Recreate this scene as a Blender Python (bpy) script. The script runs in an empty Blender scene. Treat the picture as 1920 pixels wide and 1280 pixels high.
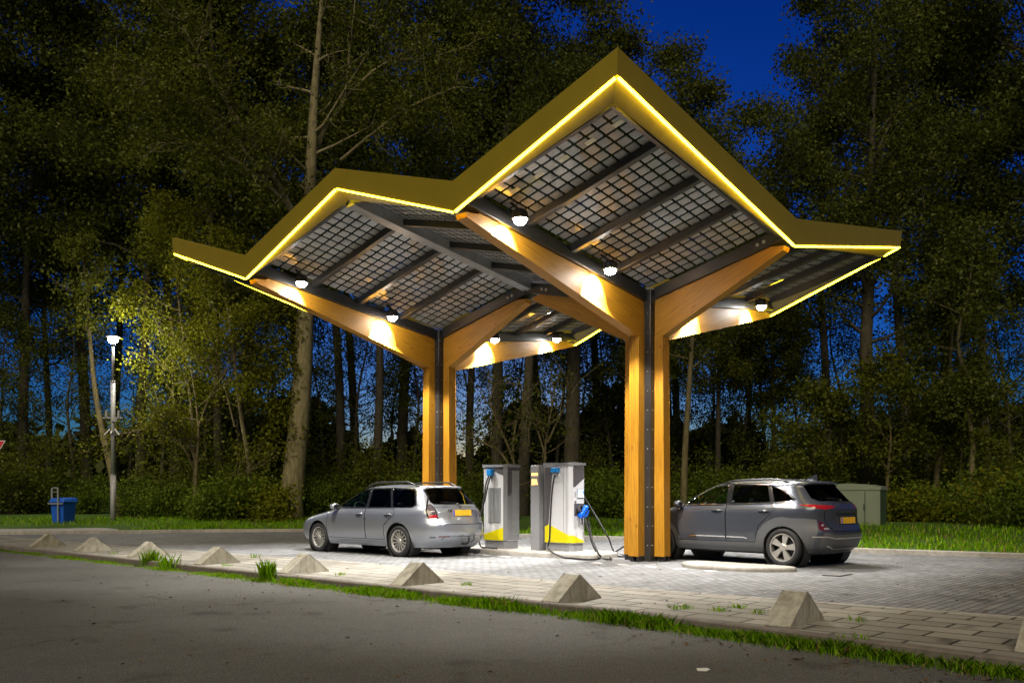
import bpy, bmesh, math, random
import numpy as np
from mathutils import Vector, Matrix
from mathutils.geometry import delaunay_2d_cdt, tessellate_polygon
R = math.radians
random.seed(7)
sc = bpy.context.scene
COL = sc.collection

# ------------------------------------------------------------------ camera, sky, sun, exposure
FPX, CXP, HOR, CH = 1631.0, 960.0, 931.45, 1.2      # focal length and horizon in pixels of a 1920 wide picture
cd = bpy.data.cameras.new('camera'); cam = bpy.data.objects.new('camera', cd); COL.objects.link(cam)
cam.location = (0, 0, CH); cam.rotation_euler = (R(90), 0, 0)
cd.sensor_width = 36; cd.lens = 36 * FPX / 1920; cd.shift_y = (HOR - 640) / 1920
cd.clip_end = 2000; cd.clip_start = 0.05
sc.camera = cam

SUN_EL, SUN_AZ = 2.0, 0.0
w = bpy.data.worlds.new('World'); sc.world = w; w.use_nodes = True
nt = w.node_tree; nt.nodes.clear()
out = nt.nodes.new('ShaderNodeOutputWorld'); bg = nt.nodes.new('ShaderNodeBackground')
sky = nt.nodes.new('ShaderNodeTexSky'); sky.sky_type = 'NISHITA'; sky.sun_disc = False
sky.sun_elevation = R(SUN_EL); sky.sun_rotation = R(SUN_AZ); sky.ozone_density = 6.0; sky.air_density = 1.0; sky.dust_density = 0.3
tint = nt.nodes.new('ShaderNodeMix'); tint.data_type = 'RGBA'; tint.blend_type = 'MULTIPLY'; tint.inputs[0].default_value = 1
tint.inputs[7].default_value = (0.50, 0.58, 0.66, 1)
gam = nt.nodes.new('ShaderNodeGamma'); gam.inputs[1].default_value = 1.5; nt.links.new(sky.outputs[0], gam.inputs[0]); nt.links.new(gam.outputs[0], tint.inputs[6]); nt.links.new(tint.outputs[2], bg.inputs[0])
bg.inputs[1].default_value = 0.084
nt.links.new(bg.outputs[0], out.inputs[0])

sd = bpy.data.lights.new('fill_sun', 'SUN'); fill_sun = bpy.data.objects.new('fill_sun', sd); COL.objects.link(fill_sun)
sd.energy = 0.85; sd.angle = R(40); sd.color = (1.0, 0.88, 0.60)     # weak warm fill added from behind the camera, opposite the sky glow
fill_sun.rotation_euler = (R(50), 0, R(-10))

sc.view_settings.view_transform = 'Standard'; sc.view_settings.look = 'None'
sc.view_settings.exposure = 1.4; sc.view_settings.gamma = 1.0
sc.cycles.max_bounces = 7; sc.cycles.diffuse_bounces = 3; sc.cycles.glossy_bounces = 3
sc.cycles.transparent_max_bounces = 24; sc.cycles.transmission_bounces = 3
sc.cycles.use_denoising = True; sc.cycles.sample_clamp_indirect = 6
sc.cycles.caustics_reflective = False; sc.cycles.caustics_refractive = False

# ------------------------------------------------------------------ plan of the station
U = np.array([math.cos(2.398), math.sin(2.398)]); V = np.array([-U[1], U[0]])
A0 = np.array([2.56, 16.51]); AU, AV = 5.787, 10.0
def P(u, v, z=0.0):                       # metres along the column row, metres towards the road
    q = A0 + U * u + V * v
    return Vector((q[0], q[1], z))
def G(px, py, z=0.0):                     # point of a level surface seen at a pixel of the photograph
    y = FPX * (CH - z) / (py - HOR)
    return Vector(((px - CXP) / FPX * y, y, z))
def D(px, py, y):                         # point seen at a pixel at a given distance
    return Vector(((px - CXP) / FPX * y, y, CH - (py - HOR) / FPX * y))

# ------------------------------------------------------------------ helpers
def tag(o, label=None, cat=None, group=None, kind=None):
    if label: o['label'] = label
    if cat: o['category'] = cat
    if group: o['group'] = group
    if kind: o['kind'] = kind
    return o
def thing(name, label, cat, loc=(0, 0, 0), rz=0.0, group=None):
    o = bpy.data.objects.new(name, None); COL.objects.link(o)
    o.location = loc; o.rotation_euler = (0, 0, rz); o.empty_display_size = 0.2
    return tag(o, label, cat, group)
def mesh(name, verts, faces, mat=None, parent=None, smooth=False, uvs=None, world=False, mats=None, fm=None):
    me = bpy.data.meshes.new(name)
    vs = [tuple(v) for v in verts]
    if world and parent is not None:
        M = Matrix.Translation(root_of(parent).location) @ root_of(parent).rotation_euler.to_matrix().to_4x4()
        Mi = M.inverted(); vs = [tuple(Mi @ Vector(v)) for v in vs]
    me.from_pydata(vs, [], [tuple(f) for f in faces]); 
    if uvs is not None:
        l = me.uv_layers.new(name='UVMap'); l.data.foreach_set('uv', [c for f in uvs for p in f for c in p])
    for m in (mats or ([mat] if mat else [])): me.materials.append(m)
    if fm: me.polygons.foreach_set('material_index', fm)
    if smooth: me.polygons.foreach_set('use_smooth', [True] * len(me.polygons))
    me.update()
    o = bpy.data.objects.new(name, me); COL.objects.link(o)
    if parent is not None: o.parent = parent
    return o
def root_of(o):
    while o.parent is not None: o = o.parent
    return o
class MB:
    def __init__(s): s.v = []; s.f = []
    def add(s, vs, fs):
        n = len(s.v); s.v += [Vector(v) for v in vs]; s.f += [tuple(i + n for i in f) for f in fs]; return s
    def box(s, x0, x1, y0, y1, z0, z1, M=None):
        vs = [Vector((x, y, z)) for z in (z0, z1) for y in (y0, y1) for x in (x0, x1)]
        if M is not None: vs = [M @ v for v in vs]
        return s.add(vs, [(0, 2, 3, 1), (4, 5, 7, 6), (0, 1, 5, 4), (2, 6, 7, 3), (0, 4, 6, 2), (1, 3, 7, 5)])
    def hexa(s, b, t):                    # two quads of corners
        return s.add(list(b) + list(t), [(3, 2, 1, 0), (4, 5, 6, 7), (0, 1, 5, 4), (1, 2, 6, 5), (2, 3, 7, 6), (3, 0, 4, 7)])
    def prism(s, poly, d):                # polygon of Vectors extruded by vector d
        n = len(poly); d = Vector(d); poly = [Vector(p) for p in poly]
        tri = tessellate_polygon([poly])
        vs = poly + [p + d for p in poly]
        fs = [tuple(t) for t in tri] + [tuple(i + n for i in reversed(t)) for t in tri]
        fs += [(i, (i + 1) % n, (i + 1) % n + n, i + n) for i in range(n)]
        return s.add(vs, fs)
    def beam(s, a, b, wd, ht, up=(0, 0, 1)):   # rectangular bar a to b
        a, b = Vector(a), Vector(b); d = (b - a).normalized(); up = Vector(up)
        sx = d.cross(up).normalized() * wd / 2; sz = sx.cross(d).normalized() * ht / 2
        return s.hexa([a - sx - sz, a + sx - sz, a + sx + sz, a - sx + sz], [b - sx - sz, b + sx - sz, b + sx + sz, b - sx + sz])
    def tube(s, pts, rad, n=8, cap=True):
        pts = [Vector(p) for p in pts]
        if not hasattr(rad, '__len__'): rad = [rad] * len(pts)
        base = len(s.v); ref = None
        for i, p in enumerate(pts):
            d = (pts[min(i + 1, len(pts) - 1)] - pts[max(i - 1, 0)]).normalized()
            if ref is None:
                ref = d.orthogonal().normalized()
            else:
                ref = (ref - d * ref.dot(d))
                ref = ref.normalized() if ref.length > 1e-6 else d.orthogonal().normalized()
            q = d.cross(ref)
            for k in range(n):
                a = 2 * math.pi * k / n
                s.v.append(p + (ref * math.cos(a) + q * math.sin(a)) * rad[i])
        for i in range(len(pts) - 1):
            for k in range(n):
                k2 = (k + 1) % n
                s.f.append((base + i * n + k, base + i * n + k2, base + (i + 1) * n + k2, base + (i + 1) * n + k))
        if cap:
            s.f.append(tuple(base + k for k in reversed(range(n))))
            e = base + (len(pts) - 1) * n; s.f.append(tuple(e + k for k in range(n)))
        return s
    def lathe(s, prof, n=24, M=None, close=False):   # prof: (r, z) pairs about Z
        base = len(s.v); m = len(prof)
        for k in range(n):
            a = 2 * math.pi * k / n
            for r, z in prof:
                v = Vector((r * math.cos(a), r * math.sin(a), z)); s.v.append(M @ v if M is not None else v)
        for k in range(n):
            k2 = (k + 1) % n
            for i in range(m - 1 + (1 if close else 0)):
                j = (i + 1) % m
                s.f.append((base + k * m + i, base + k2 * m + i, base + k2 * m + j, base + k * m + j))
        return s
    def ball(s, c, r, n=10, sc3=(1, 1, 1)):
        prof = [(max(1e-4, r * math.sin(math.pi * i / n)), -r * math.cos(math.pi * i / n)) for i in range(n + 1)]
        return s.lathe(prof, n * 2, Matrix.Translation(c) @ Matrix.Diagonal((*sc3, 1)))
    def build(s, name, mat, parent=None, smooth=False, world=False, bevel=0, **k):
        o = mesh(name, s.v, s.f, mat, parent, smooth, world=world, **k)
        if bevel:
            b = o.modifiers.new('bevel', 'BEVEL'); b.width = bevel; b.segments = 2; b.limit_method = 'ANGLE'; b.angle_limit = R(40)
        return o
def catmull(pts, k=6):
    p = [Vector(q) for q in pts]; p = [2 * p[0] - p[1]] + p + [2 * p[-1] - p[-2]]; o = []
    for i in range(1, len(p) - 2):
        for j in range(k):
            t = j / k; a, b, c, d = p[i - 1:i + 3]
            o.append(0.5 * ((2 * b) + (c - a) * t + (2 * a - 5 * b + 4 * c - d) * t * t + (3 * b - a - 3 * c + d) * t ** 3))
    o.append(p[-2]); return o
def copy_tree(o, parent=None):
    c = o.copy(); COL.objects.link(c)
    if parent is not None: c.parent = parent
    for ch in list(o.children): copy_tree(ch, c)
    return c

# ------------------------------------------------------------------ materials
MT = {}
def N(nt, t, **kw):
    n = nt.nodes.new(t)
    for k, v in kw.items(): setattr(n, k, v)
    return n
def newmat(name):
    m = bpy.data.materials.new(name); m.use_nodes = True; MT[name] = m
    return m, m.node_tree, m.node_tree.nodes['Principled BSDF']
def coords(nt, kind='Object', scale=(1, 1, 1), rot=(0, 0, 0), loc=(0, 0, 0)):
    if kind == 'Position':
        src = N(nt, 'ShaderNodeNewGeometry').outputs['Position']
    else:
        src = N(nt, 'ShaderNodeTexCoord').outputs[kind]
    mp = N(nt, 'ShaderNodeMapping'); mp.inputs['Scale'].default_value = scale; mp.inputs['Rotation'].default_value = rot; mp.inputs['Location'].default_value = loc
    nt.links.new(src, mp.inputs[0]); return mp.outputs[0]
def noise(nt, vec, scale, detail=4, rough=0.55):
    n = N(nt, 'ShaderNodeTexNoise'); n.inputs['Scale'].default_value = scale; n.inputs['Detail'].default_value = detail; n.inputs['Roughness'].default_value = rough
    nt.links.new(vec, n.inputs['Vector']); return n.outputs['Fac']
def ramp(nt, fac, stops):
    r = N(nt, 'ShaderNodeValToRGB'); el = r.color_ramp.elements
    while len(el) < len(stops): el.new(0.5)
    for e, (p, c) in zip(el, stops): e.position = p; e.color = (*c, 1) if len(c) == 3 else c
    nt.links.new(fac, r.inputs[0]); return r.outputs[0]
def mixc(nt, fac, a, b, mode='MIX'):
    m = N(nt, 'ShaderNodeMix', data_type='RGBA', blend_type=mode)
    for s, x in ((0, fac), (6, a), (7, b)):
        if hasattr(x, 'links'): nt.links.new(x, m.inputs[s])
        else: m.inputs[s].default_value = x if s == 0 else ((*x, 1) if len(x) == 3 else x)
    return m.outputs[2]
def mth(nt, op, a, b=None):
    m = N(nt, 'ShaderNodeMath', operation=op)
    for s, x in ((0, a), (1, b)):
        if x is None: continue
        if hasattr(x, 'links'): nt.links.new(x, m.inputs[s])
        else: m.inputs[s].default_value = x
    return m.outputs[0]
def bump(nt, h, strength, dist, b):
    n = N(nt, 'ShaderNodeBump'); n.inputs['Strength'].default_value = strength; n.inputs['Distance'].default_value = dist
    nt.links.new(h, n.inputs['Height']); nt.links.new(n.outputs[0], b.inputs['Normal'])
def plain(name, col, rough=0.5, metal=0.0, var=0.12, scale=6.0, coat=0.0, spec=None):
    m, nt, b = newmat(name)
    v = coords(nt, 'Object'); f = noise(nt, v, scale, 5)
    c2 = tuple(min(1, c * (1 + var)) for c in col); c1 = tuple(c * (1 - var) for c in col)
    nt.links.new(ramp(nt, f, [(0.3, c1), (0.7, c2)]), b.inputs['Base Color'])
    b.inputs['Roughness'].default_value = rough; b.inputs['Metallic'].default_value = metal; b.inputs['Coat Weight'].default_value = coat
    b.inputs['Coat Roughness'].default_value = 0.04
    if spec is not None: b.inputs['Specular IOR Level'].default_value = spec
    return m
def emit(name, col, s):
    m, nt, b = newmat(name)
    b.inputs['Base Color'].default_value = (*[c * 0.6 for c in col], 1); b.inputs['Emission Color'].default_value = (*col, 1); b.inputs['Emission Strength'].default_value = s
    return m
def glass(name, tintc, refl=1.0, rough=0.02):
    m, nt, b = newmat(name); nt.nodes.remove(b)
    o = nt.nodes['Material Output']; tr = N(nt, 'ShaderNodeBsdfTransparent'); tr.inputs[0].default_value = (*tintc, 1)
    gl = N(nt, 'ShaderNodeBsdfGlossy'); gl.inputs['Roughness'].default_value = rough
    fr = N(nt, 'ShaderNodeFresnel'); fr.inputs[0].default_value = 1.5
    mx = N(nt, 'ShaderNodeMixShader'); front = mth(nt, 'SUBTRACT', 1.0, N(nt, 'ShaderNodeNewGeometry').outputs['Backfacing']); nt.links.new(mth(nt, 'MULTIPLY', mth(nt, 'MULTIPLY', fr.outputs[0], refl), front), mx.inputs[0])
    nt.links.new(tr.outputs[0], mx.inputs[1]); nt.links.new(gl.outputs[0], mx.inputs[2]); nt.links.new(mx.outputs[0], o.inputs[0])
    return m

plain('steel_black', (0.022, 0.021, 0.02), 0.38, 0.0, 0.3, 3)
plain('steel_grey', (0.30, 0.31, 0.32), 0.45, 0.3)
plain('pole_grey', (0.34, 0.33, 0.33), 0.55, 0.2)
plain('galvanised', (0.42, 0.42, 0.41), 0.45, 0.6)
plain('fascia_yellow', (0.25, 0.185, 0.001), 0.55, 0.0, 0.05, 2)
plain('soffit', (0.16, 0.13, 0.05), 0.5, 0.0, 0.1)
plain('rubber', (0.015, 0.015, 0.016), 0.7)
plain('black_plastic', (0.02, 0.02, 0.022), 0.4)
plain('dark_trim', (0.012, 0.012, 0.013), 0.15)
plain('silver_paint', (0.31, 0.33, 0.37), 0.30, 0.7, 0.02, 2, 0.8)
plain('graphite_paint', (0.062, 0.068, 0.085), 0.25, 0.35, 0.03, 2, 0.6)
plain('cladding', (0.085, 0.087, 0.094), 0.5, 0.0, 0.06)
plain('alloy', (0.52, 0.50, 0.47), 0.35, 0.7, 0.05)
plain('alloy_dark', (0.06, 0.06, 0.065), 0.4, 0.5)
plain('chrome', (0.8, 0.8, 0.8), 0.12, 1.0, 0.02)
plain('seat_light', (0.55, 0.55, 0.52), 0.8)
plain('seat_fabric', (0.16, 0.17, 0.17), 0.9)
plain('lamp_red', (0.35, 0.012, 0.01), 0.1, 0, 0.15, 20, 1.0)
plain('lamp_dark_red', (0.10, 0.012, 0.012), 0.1, 0, 0.15, 20, 1.0)
plain('lamp_smoke', (0.09, 0.07, 0.072), 0.12, 0.2, 0.6, 30, 1.0)
plain('lamp_clear', (0.42, 0.42, 0.44), 0.1, 0.4, 0.3, 30, 1.0)
plain('plate_yellow', (0.75, 0.42, 0.02), 0.4, 0, 0.12, 8)
plain('plate_blue', (0.02, 0.06, 0.5), 0.4)
plain('charger_white', (0.47, 0.47, 0.49), 0.4, 0, 0.03)
plain('charger_grey', (0.20, 0.20, 0.212), 0.45, 0.1, 0.05)
plain('charger_dark', (0.065, 0.06, 0.065), 0.4, 0, 0.08)
plain('charger_yellow', (0.55, 0.47, 0.0), 0.4, 0, 0.04)
plain('charger_vent', (0.20, 0.195, 0.195), 0.5)
plain('connector_blue', (0.0, 0.11, 0.75), 0.35)
plain('holder_blue', (0.01, 0.20, 0.55), 0.35)
plain('bin_blue', (0.012, 0.10, 0.52), 0.45, 0, 0.1)
plain('cabinet_green', (0.20, 0.235, 0.18), 0.5, 0, 0.06, 1.5)
plain('cabinet_side', (0.045, 0.075, 0.045), 0.5, 0, 0.08, 2)
plain('sign_red', (0.55, 0.02, 0.02), 0.4)
plain('sign_white', (0.75, 0.75, 0.75), 0.4)
plain('paper', (0.8, 0.78, 0.74), 0.7)
plain('sticker', (0.85, 0.8, 0.6), 0.6)
plain('road_paint', (0.8, 0.8, 0.8), 0.6, 0, 0.1, 12)
plain('dead_leaf', (0.10, 0.055, 0.02), 0.8, 0, 0.5, 30)
emit('led_yellow', (1.0, 0.70, 0.022), 11.0)
emit('flood_lens', (1.0, 0.98, 0.94), 60.0)
emit('lamp_lens', (1.0, 0.95, 0.8), 40.0)
emit('display_orange', (1.0, 0.42, 0.10), 1.6)
emit('screen', (0.75, 0.88, 1.0), 0.42)
emit('screen_blue', (0.10, 0.3, 0.8), 0.25)
glass('car_glass', (0.55, 0.72, 0.66), 0.55)
glass('car_glass_dark', (0.10, 0.105, 0.11), 0.5)

def concrete(name, col, scale=9, var=0.25, bumpy=0.25):
    m, nt, b = newmat(name); v = coords(nt, 'Position')
    f = noise(nt, v, scale, 8, 0.65); f2 = noise(nt, v, 1.3, 4); f3 = noise(nt, v, 140, 2)
    c = ramp(nt, f, [(0.3, tuple(x * (1 - var) for x in col)), (0.7, tuple(min(1, x * (1 + var)) for x in col))])
    c = mixc(nt, 0.6, c, ramp(nt, f2, [(0.35, (0.62, 0.6, 0.55)), (0.65, (1, 1, 1))]), 'MULTIPLY')
    nt.links.new(c, b.inputs['Base Color']); b.inputs['Roughness'].default_value = 0.85
    bump(nt, mth(nt, 'ADD', f, f3), bumpy, 0.006, b); return m
concrete('kerb_concrete', (0.36, 0.34, 0.31))
concrete('kerb_road', (0.17, 0.145, 0.125))
wm = concrete('wedge_concrete', (0.40, 0.375, 0.31), 14, 0.16, 0.5)
wn = wm.node_tree; wb = wn.nodes['Principled BSDF']; wc = wb.inputs['Base Color'].links[0].from_socket; wp = coords(wn, 'Position')
wc = mixc(wn, 0.75, wc, ramp(wn, noise(wn, coords(wn, 'Position', scale=(9, 9, 1.6)), 1.0, 6, 0.7), [(0.36, (0.50, 0.48, 0.42)), (0.56, (1, 1, 1))]), 'MULTIPLY')      # rain streaks
wc = mixc(wn, ramp(wn, noise(wn, wp, 5.5, 7, 0.7), [(0.60, (0, 0, 0)), (0.72, (0.8, 0.8, 0.8))]), wc, (0.075, 0.08, 0.035))                                            # moss
wn.links.new(wc, wb.inputs['Base Color'])
concrete('plinth', (0.2, 0.2, 0.19))
concrete('path_paving', (0.42, 0.41, 0.42))

def asphalt():
    m, nt, b = newmat('asphalt'); v = coords(nt, 'Position')
    f = noise(nt, v, 85, 3, 0.7); f2 = noise(nt, v, 0.55, 5); f3 = noise(nt, v, 6, 6, 0.7)
    vo = N(nt, 'ShaderNodeTexVoronoi'); vo.inputs['Scale'].default_value = 70; nt.links.new(v, vo.inputs['Vector'])
    c = ramp(nt, f, [(0.36, (0.024, 0.023, 0.0205)), (0.52, (0.084, 0.080, 0.072)), (0.70, (0.24, 0.23, 0.205))])
    c = mixc(nt, 0.35, c, vo.outputs['Color'], 'SOFT_LIGHT')
    c = mixc(nt, 0.8, c, ramp(nt, f2, [(0.3, (0.72, 0.72, 0.70)), (0.7, (1.1, 1.1, 1.08))]), 'MULTIPLY')
    c = mixc(nt, 0.5, c, ramp(nt, f3, [(0.3, (0.7, 0.7, 0.7)), (0.7, (1.15, 1.15, 1.15))]), 'MULTIPLY')
    v3 = N(nt, 'ShaderNodeTexVoronoi', feature='DISTANCE_TO_EDGE'); v3.inputs['Scale'].default_value = 0.42
    wob = N(nt, 'ShaderNodeVectorMath', operation='ADD'); nz = N(nt, 'ShaderNodeTexNoise'); nz.inputs['Scale'].default_value = 1.6; nz.inputs['Detail'].default_value = 6; nt.links.new(v, nz.inputs['Vector']); nt.links.new(v, wob.inputs[0])
    sc_ = N(nt, 'ShaderNodeVectorMath', operation='SCALE'); sc_.inputs['Scale'].default_value = 0.9; nt.links.new(nz.outputs['Color'], sc_.inputs[0]); nt.links.new(sc_.outputs[0], wob.inputs[1]); nt.links.new(wob.outputs[0], v3.inputs['Vector'])
    crack = mth(nt, 'MULTIPLY', ramp(nt, v3.outputs['Distance'], [(0.0, (1, 1, 1)), (0.012, (0, 0, 0))]), ramp(nt, noise(nt, v, 0.35, 2), [(0.5, (0, 0, 0)), (0.6, (1, 1, 1))]))
    c = mixc(nt, mth(nt, 'MULTIPLY', crack, 0.75), c, (0.012, 0.011, 0.01))
    c = mixc(nt, 0.8, c, ramp(nt, noise(nt, v, 1.7, 3, 0.5), [(0.30, (0.45, 0.45, 0.45)), (0.40, (1, 1, 1))]), 'MULTIPLY')
    spk = N(nt, 'ShaderNodeTexVoronoi'); spk.inputs['Scale'].default_value = 33; nt.links.new(v, spk.inputs['Vector'])
    c = mixc(nt, mth(nt, 'MULTIPLY', mth(nt, 'LESS_THAN', spk.outputs['Distance'], 0.16), 0.75), c, mixc(nt, spk.outputs['Color'], (0.03, 0.028, 0.025), (0.36, 0.34, 0.30)))
    hs = N(nt, 'ShaderNodeHueSaturation'); hs.inputs['Saturation'].default_value = 0.6; nt.links.new(c, hs.inputs['Color']); c = hs.outputs[0]
    nt.links.new(c, b.inputs['Base Color']); b.inputs['Roughness'].default_value = 0.8
    bump(nt, mth(nt, 'ADD', f, vo.outputs['Distance']), 0.55, 0.008, b)
asphalt()
def paving(name, bw, rh, mortar, c1, c2, cm, var=0.35, rotz=0.0, bumpy=0.6):
    m, nt, b = newmat(name); v = coords(nt, 'Position', rot=(0, 0, rotz))
    br = N(nt, 'ShaderNodeTexBrick'); br.offset = 0.5
    br.inputs['Scale'].default_value = 1.0; br.inputs['Brick Width'].default_value = bw; br.inputs['Row Height'].default_value = rh
    br.inputs['Mortar Size'].default_value = mortar; br.inputs['Mortar Smooth'].default_value = 0.3; br.inputs['Bias'].default_value = 0.0
    br.inputs['Color1'].default_value = (*c1, 1); br.inputs['Color2'].default_value = (*c2, 1); br.inputs['Mortar'].default_value = (*cm, 1)
    nt.links.new(v, br.inputs['Vector'])
    p = coords(nt, 'Position'); f = noise(nt, p, 30, 6, 0.7); f2 = noise(nt, p, 0.8, 5, 0.6)
    c = mixc(nt, 0.8, br.outputs['Color'], ramp(nt, f, [(0.3, (1 - var,) * 3), (0.7, (1.1,) * 3)]), 'MULTIPLY')
    c = mixc(nt, 0.8, c, ramp(nt, f2, [(0.32, (0.62, 0.61, 0.6)), (0.66, (1.08, 1.08, 1.08))]), 'MULTIPLY')
    c = mixc(nt, 0.9, c, ramp(nt, noise(nt, p, 2.3, 3, 0.45), [(0.27, (0.38, 0.37, 0.36)), (0.36, (1, 1, 1))]), 'MULTIPLY')
    nt.links.new(c, b.inputs['Base Color']); b.inputs['Roughness'].default_value = 0.75
    h = mth(nt, 'SUBTRACT', mth(nt, 'MULTIPLY', f, 0.25), br.outputs['Fac'])
    bump(nt, h, bumpy, 0.008, b); return m
paving('slab_paving', 0.62, 0.33, 0.018, (0.35, 0.33, 0.285), (0.245, 0.23, 0.198), (0.05, 0.045, 0.035), 0.25, -2.398)
paving('block_paving', 0.21, 0.105, 0.009, (0.285, 0.29, 0.305), (0.18, 0.185, 0.195), (0.045, 0.045, 0.045), 0.3, -2.398 - math.pi / 2)

def wood():
    m, nt, b = newmat('timber'); v = coords(nt, 'UV', scale=(0.9, 14, 1)); v2 = coords(nt, 'UV', scale=(2.5, 5, 1))
    f = noise(nt, v, 2.2, 8, 0.65); 
    wv = N(nt, 'ShaderNodeTexWave'); wv.wave_type = 'BANDS'; wv.bands_direction = 'Y'; wv.inputs['Scale'].default_value = 1.9; wv.inputs['Distortion'].default_value = 2.5; wv.inputs['Detail'].default_value = 2
    nt.links.new(coords(nt, 'UV', scale=(0.25, 3.5, 1)), wv.inputs['Vector'])
    c = ramp(nt, f, [(0.28, (0.29, 0.118, 0.006)), (0.5, (0.45, 0.205, 0.010)), (0.75, (0.56, 0.275, 0.016))])
    c = mixc(nt, 0.55, c, ramp(nt, wv.outputs['Fac'], [(0.0, (0.55, 0.46, 0.38)), (0.3, (1, 1, 1))]), 'MULTIPLY')
    vo = N(nt, 'ShaderNodeTexVoronoi'); vo.inputs['Scale'].default_value = 1.0; nt.links.new(v2, vo.inputs['Vector'])
    c = mixc(nt, 0.75, c, ramp(nt, vo.outputs['Distance'], [(0.04, (0.35, 0.22, 0.15)), (0.13, (1, 1, 1))]), 'MULTIPLY')
    nt.links.new(c, b.inputs['Base Color']); b.inputs['Roughness'].default_value = 0.5
    bump(nt, f, 0.15, 0.01, b)
wood()
def panel_mat():
    m, nt, b = newmat('solar_glass'); o = nt.nodes['Material Output']
    uv = N(nt, 'ShaderNodeTexCoord').outputs['UV']; sp = N(nt, 'ShaderNodeSeparateXYZ'); nt.links.new(uv, sp.inputs[0])
    def cell(c, pitch, gap):
        fr = mth(nt, 'FRACT', mth(nt, 'DIVIDE', c, pitch)); e = mth(nt, 'ABSOLUTE', mth(nt, 'SUBTRACT', fr, 0.5))
        return mth(nt, 'LESS_THAN', e, 0.5 - gap / 2)
    mk = mth(nt, 'MULTIPLY', cell(sp.outputs[0], 0.2, 0.21), cell(sp.outputs[1], 0.2, 0.21))
    fin = mth(nt, 'FRACT', mth(nt, 'MULTIPLY', sp.outputs[1], 20.0)); fin = mth(nt, 'LESS_THAN', fin, 0.16)
    c = mixc(nt, fin, (0.34, 0.338, 0.325), (0.48, 0.47, 0.43))
    c = mixc(nt, 0.7, c, ramp(nt, noise(nt, coords(nt, 'UV'), 3.0, 3), [(0.3, (0.7, 0.7, 0.7)), (0.7, (1.1, 1.1, 1.1))]), 'MULTIPLY')
    nt.links.new(c, b.inputs['Base Color']); b.inputs['Roughness'].default_value = 0.5; b.inputs['Coat Weight'].default_value = 1.0; b.inputs['Coat Roughness'].default_value = 0.015
    tr = N(nt, 'ShaderNodeBsdfTransparent'); tr.inputs[0].default_value = (0.55, 0.6, 0.62, 1)
    gl = N(nt, 'ShaderNodeBsdfGlossy'); gl.inputs['Roughness'].default_value = 0.015
    fr = N(nt, 'ShaderNodeFresnel'); fr.inputs[0].default_value = 1.52
    m1 = N(nt, 'ShaderNodeMixShader'); nt.links.new(mth(nt, 'MULTIPLY', fr.outputs[0], mth(nt, 'SUBTRACT', 1.0, N(nt, 'ShaderNodeNewGeometry').outputs['Backfacing'])), m1.inputs[0]); nt.links.new(tr.outputs[0], m1.inputs[1]); nt.links.new(gl.outputs[0], m1.inputs[2])
    m2 = N(nt, 'ShaderNodeMixShader'); nt.links.new(mk, m2.inputs[0]); nt.links.new(m1.outputs[0], m2.inputs[1]); nt.links.new(b.outputs[0], m2.inputs[2])
    nt.links.new(m2.outputs[0], o.inputs[0])
panel_mat()
def leafmat(name, ca, cb, trans=0.35, straw=None):
    m, nt, b = newmat(name); nt.nodes.remove(b); o = nt.nodes['Material Output']
    at = N(nt, 'ShaderNodeAttribute', attribute_name='tone'); oi = N(nt, 'ShaderNodeObjectInfo')
    f = mth(nt, 'ADD', mth(nt, 'MULTIPLY', at.outputs['Fac'], 0.7), mth(nt, 'MULTIPLY', oi.outputs['Random'], 0.3))
    c = ramp(nt, f, [(0.05, ca), (0.95, cb)]) if straw is None else ramp(nt, at.outputs['Fac'], [(0.02, ca), (0.86, cb), (0.93, straw)])
    d = N(nt, 'ShaderNodeBsdfDiffuse'); t = N(nt, 'ShaderNodeBsdfTranslucent'); nt.links.new(c, d.inputs[0]); nt.links.new(c, t.inputs[0])
    g = N(nt, 'ShaderNodeBsdfGlossy'); g.inputs['Roughness'].default_value = 0.4; g.inputs[0].default_value = (0.5, 0.5, 0.4, 1)
    mx = N(nt, 'ShaderNodeMixShader'); mx.inputs[0].default_value = trans; nt.links.new(d.outputs[0], mx.inputs[1]); nt.links.new(t.outputs[0], mx.inputs[2])
    m2 = N(nt, 'ShaderNodeMixShader'); m2.inputs[0].default_value = 0.015; nt.links.new(mx.outputs[0], m2.inputs[1]); nt.links.new(g.outputs[0], m2.inputs[2])
    nt.links.new(m2.outputs[0], o.inputs[0]); return m
leafmat('leaf_dark', (0.036, 0.046, 0.008), (0.112, 0.130, 0.016))
leafmat('leaf_mid', (0.050, 0.062, 0.008), (0.155, 0.17, 0.018))
leafmat('leaf_green', (0.048, 0.080, 0.008), (0.16, 0.22, 0.02))
leafmat('leaf_bright', (0.07, 0.088, 0.006), (0.24, 0.235, 0.015))
leafmat('grass_blade', (0.10, 0.25, 0.002), (0.28, 0.50, 0.006), 0.35, (0.36, 0.28, 0.10))
def bark(name, ca, cb):
    m, nt, b = newmat(name); v = coords(nt, 'Position', scale=(5, 5, 1.2)); f = noise(nt, v, 2.0, 8, 0.7)
    nt.links.new(ramp(nt, f, [(0.3, ca), (0.7, cb)]), b.inputs['Base Color']); b.inputs['Roughness'].default_value = 0.9
    bump(nt, f, 0.8, 0.03, b)
bark('bark', (0.020, 0.016, 0.010), (0.085, 0.068, 0.040))
bark('bark_poplar', (0.085, 0.070, 0.030), (0.30, 0.25, 0.125))
bark('bark_pale', (0.055, 0.042, 0.017), (0.185, 0.148, 0.066))
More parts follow.
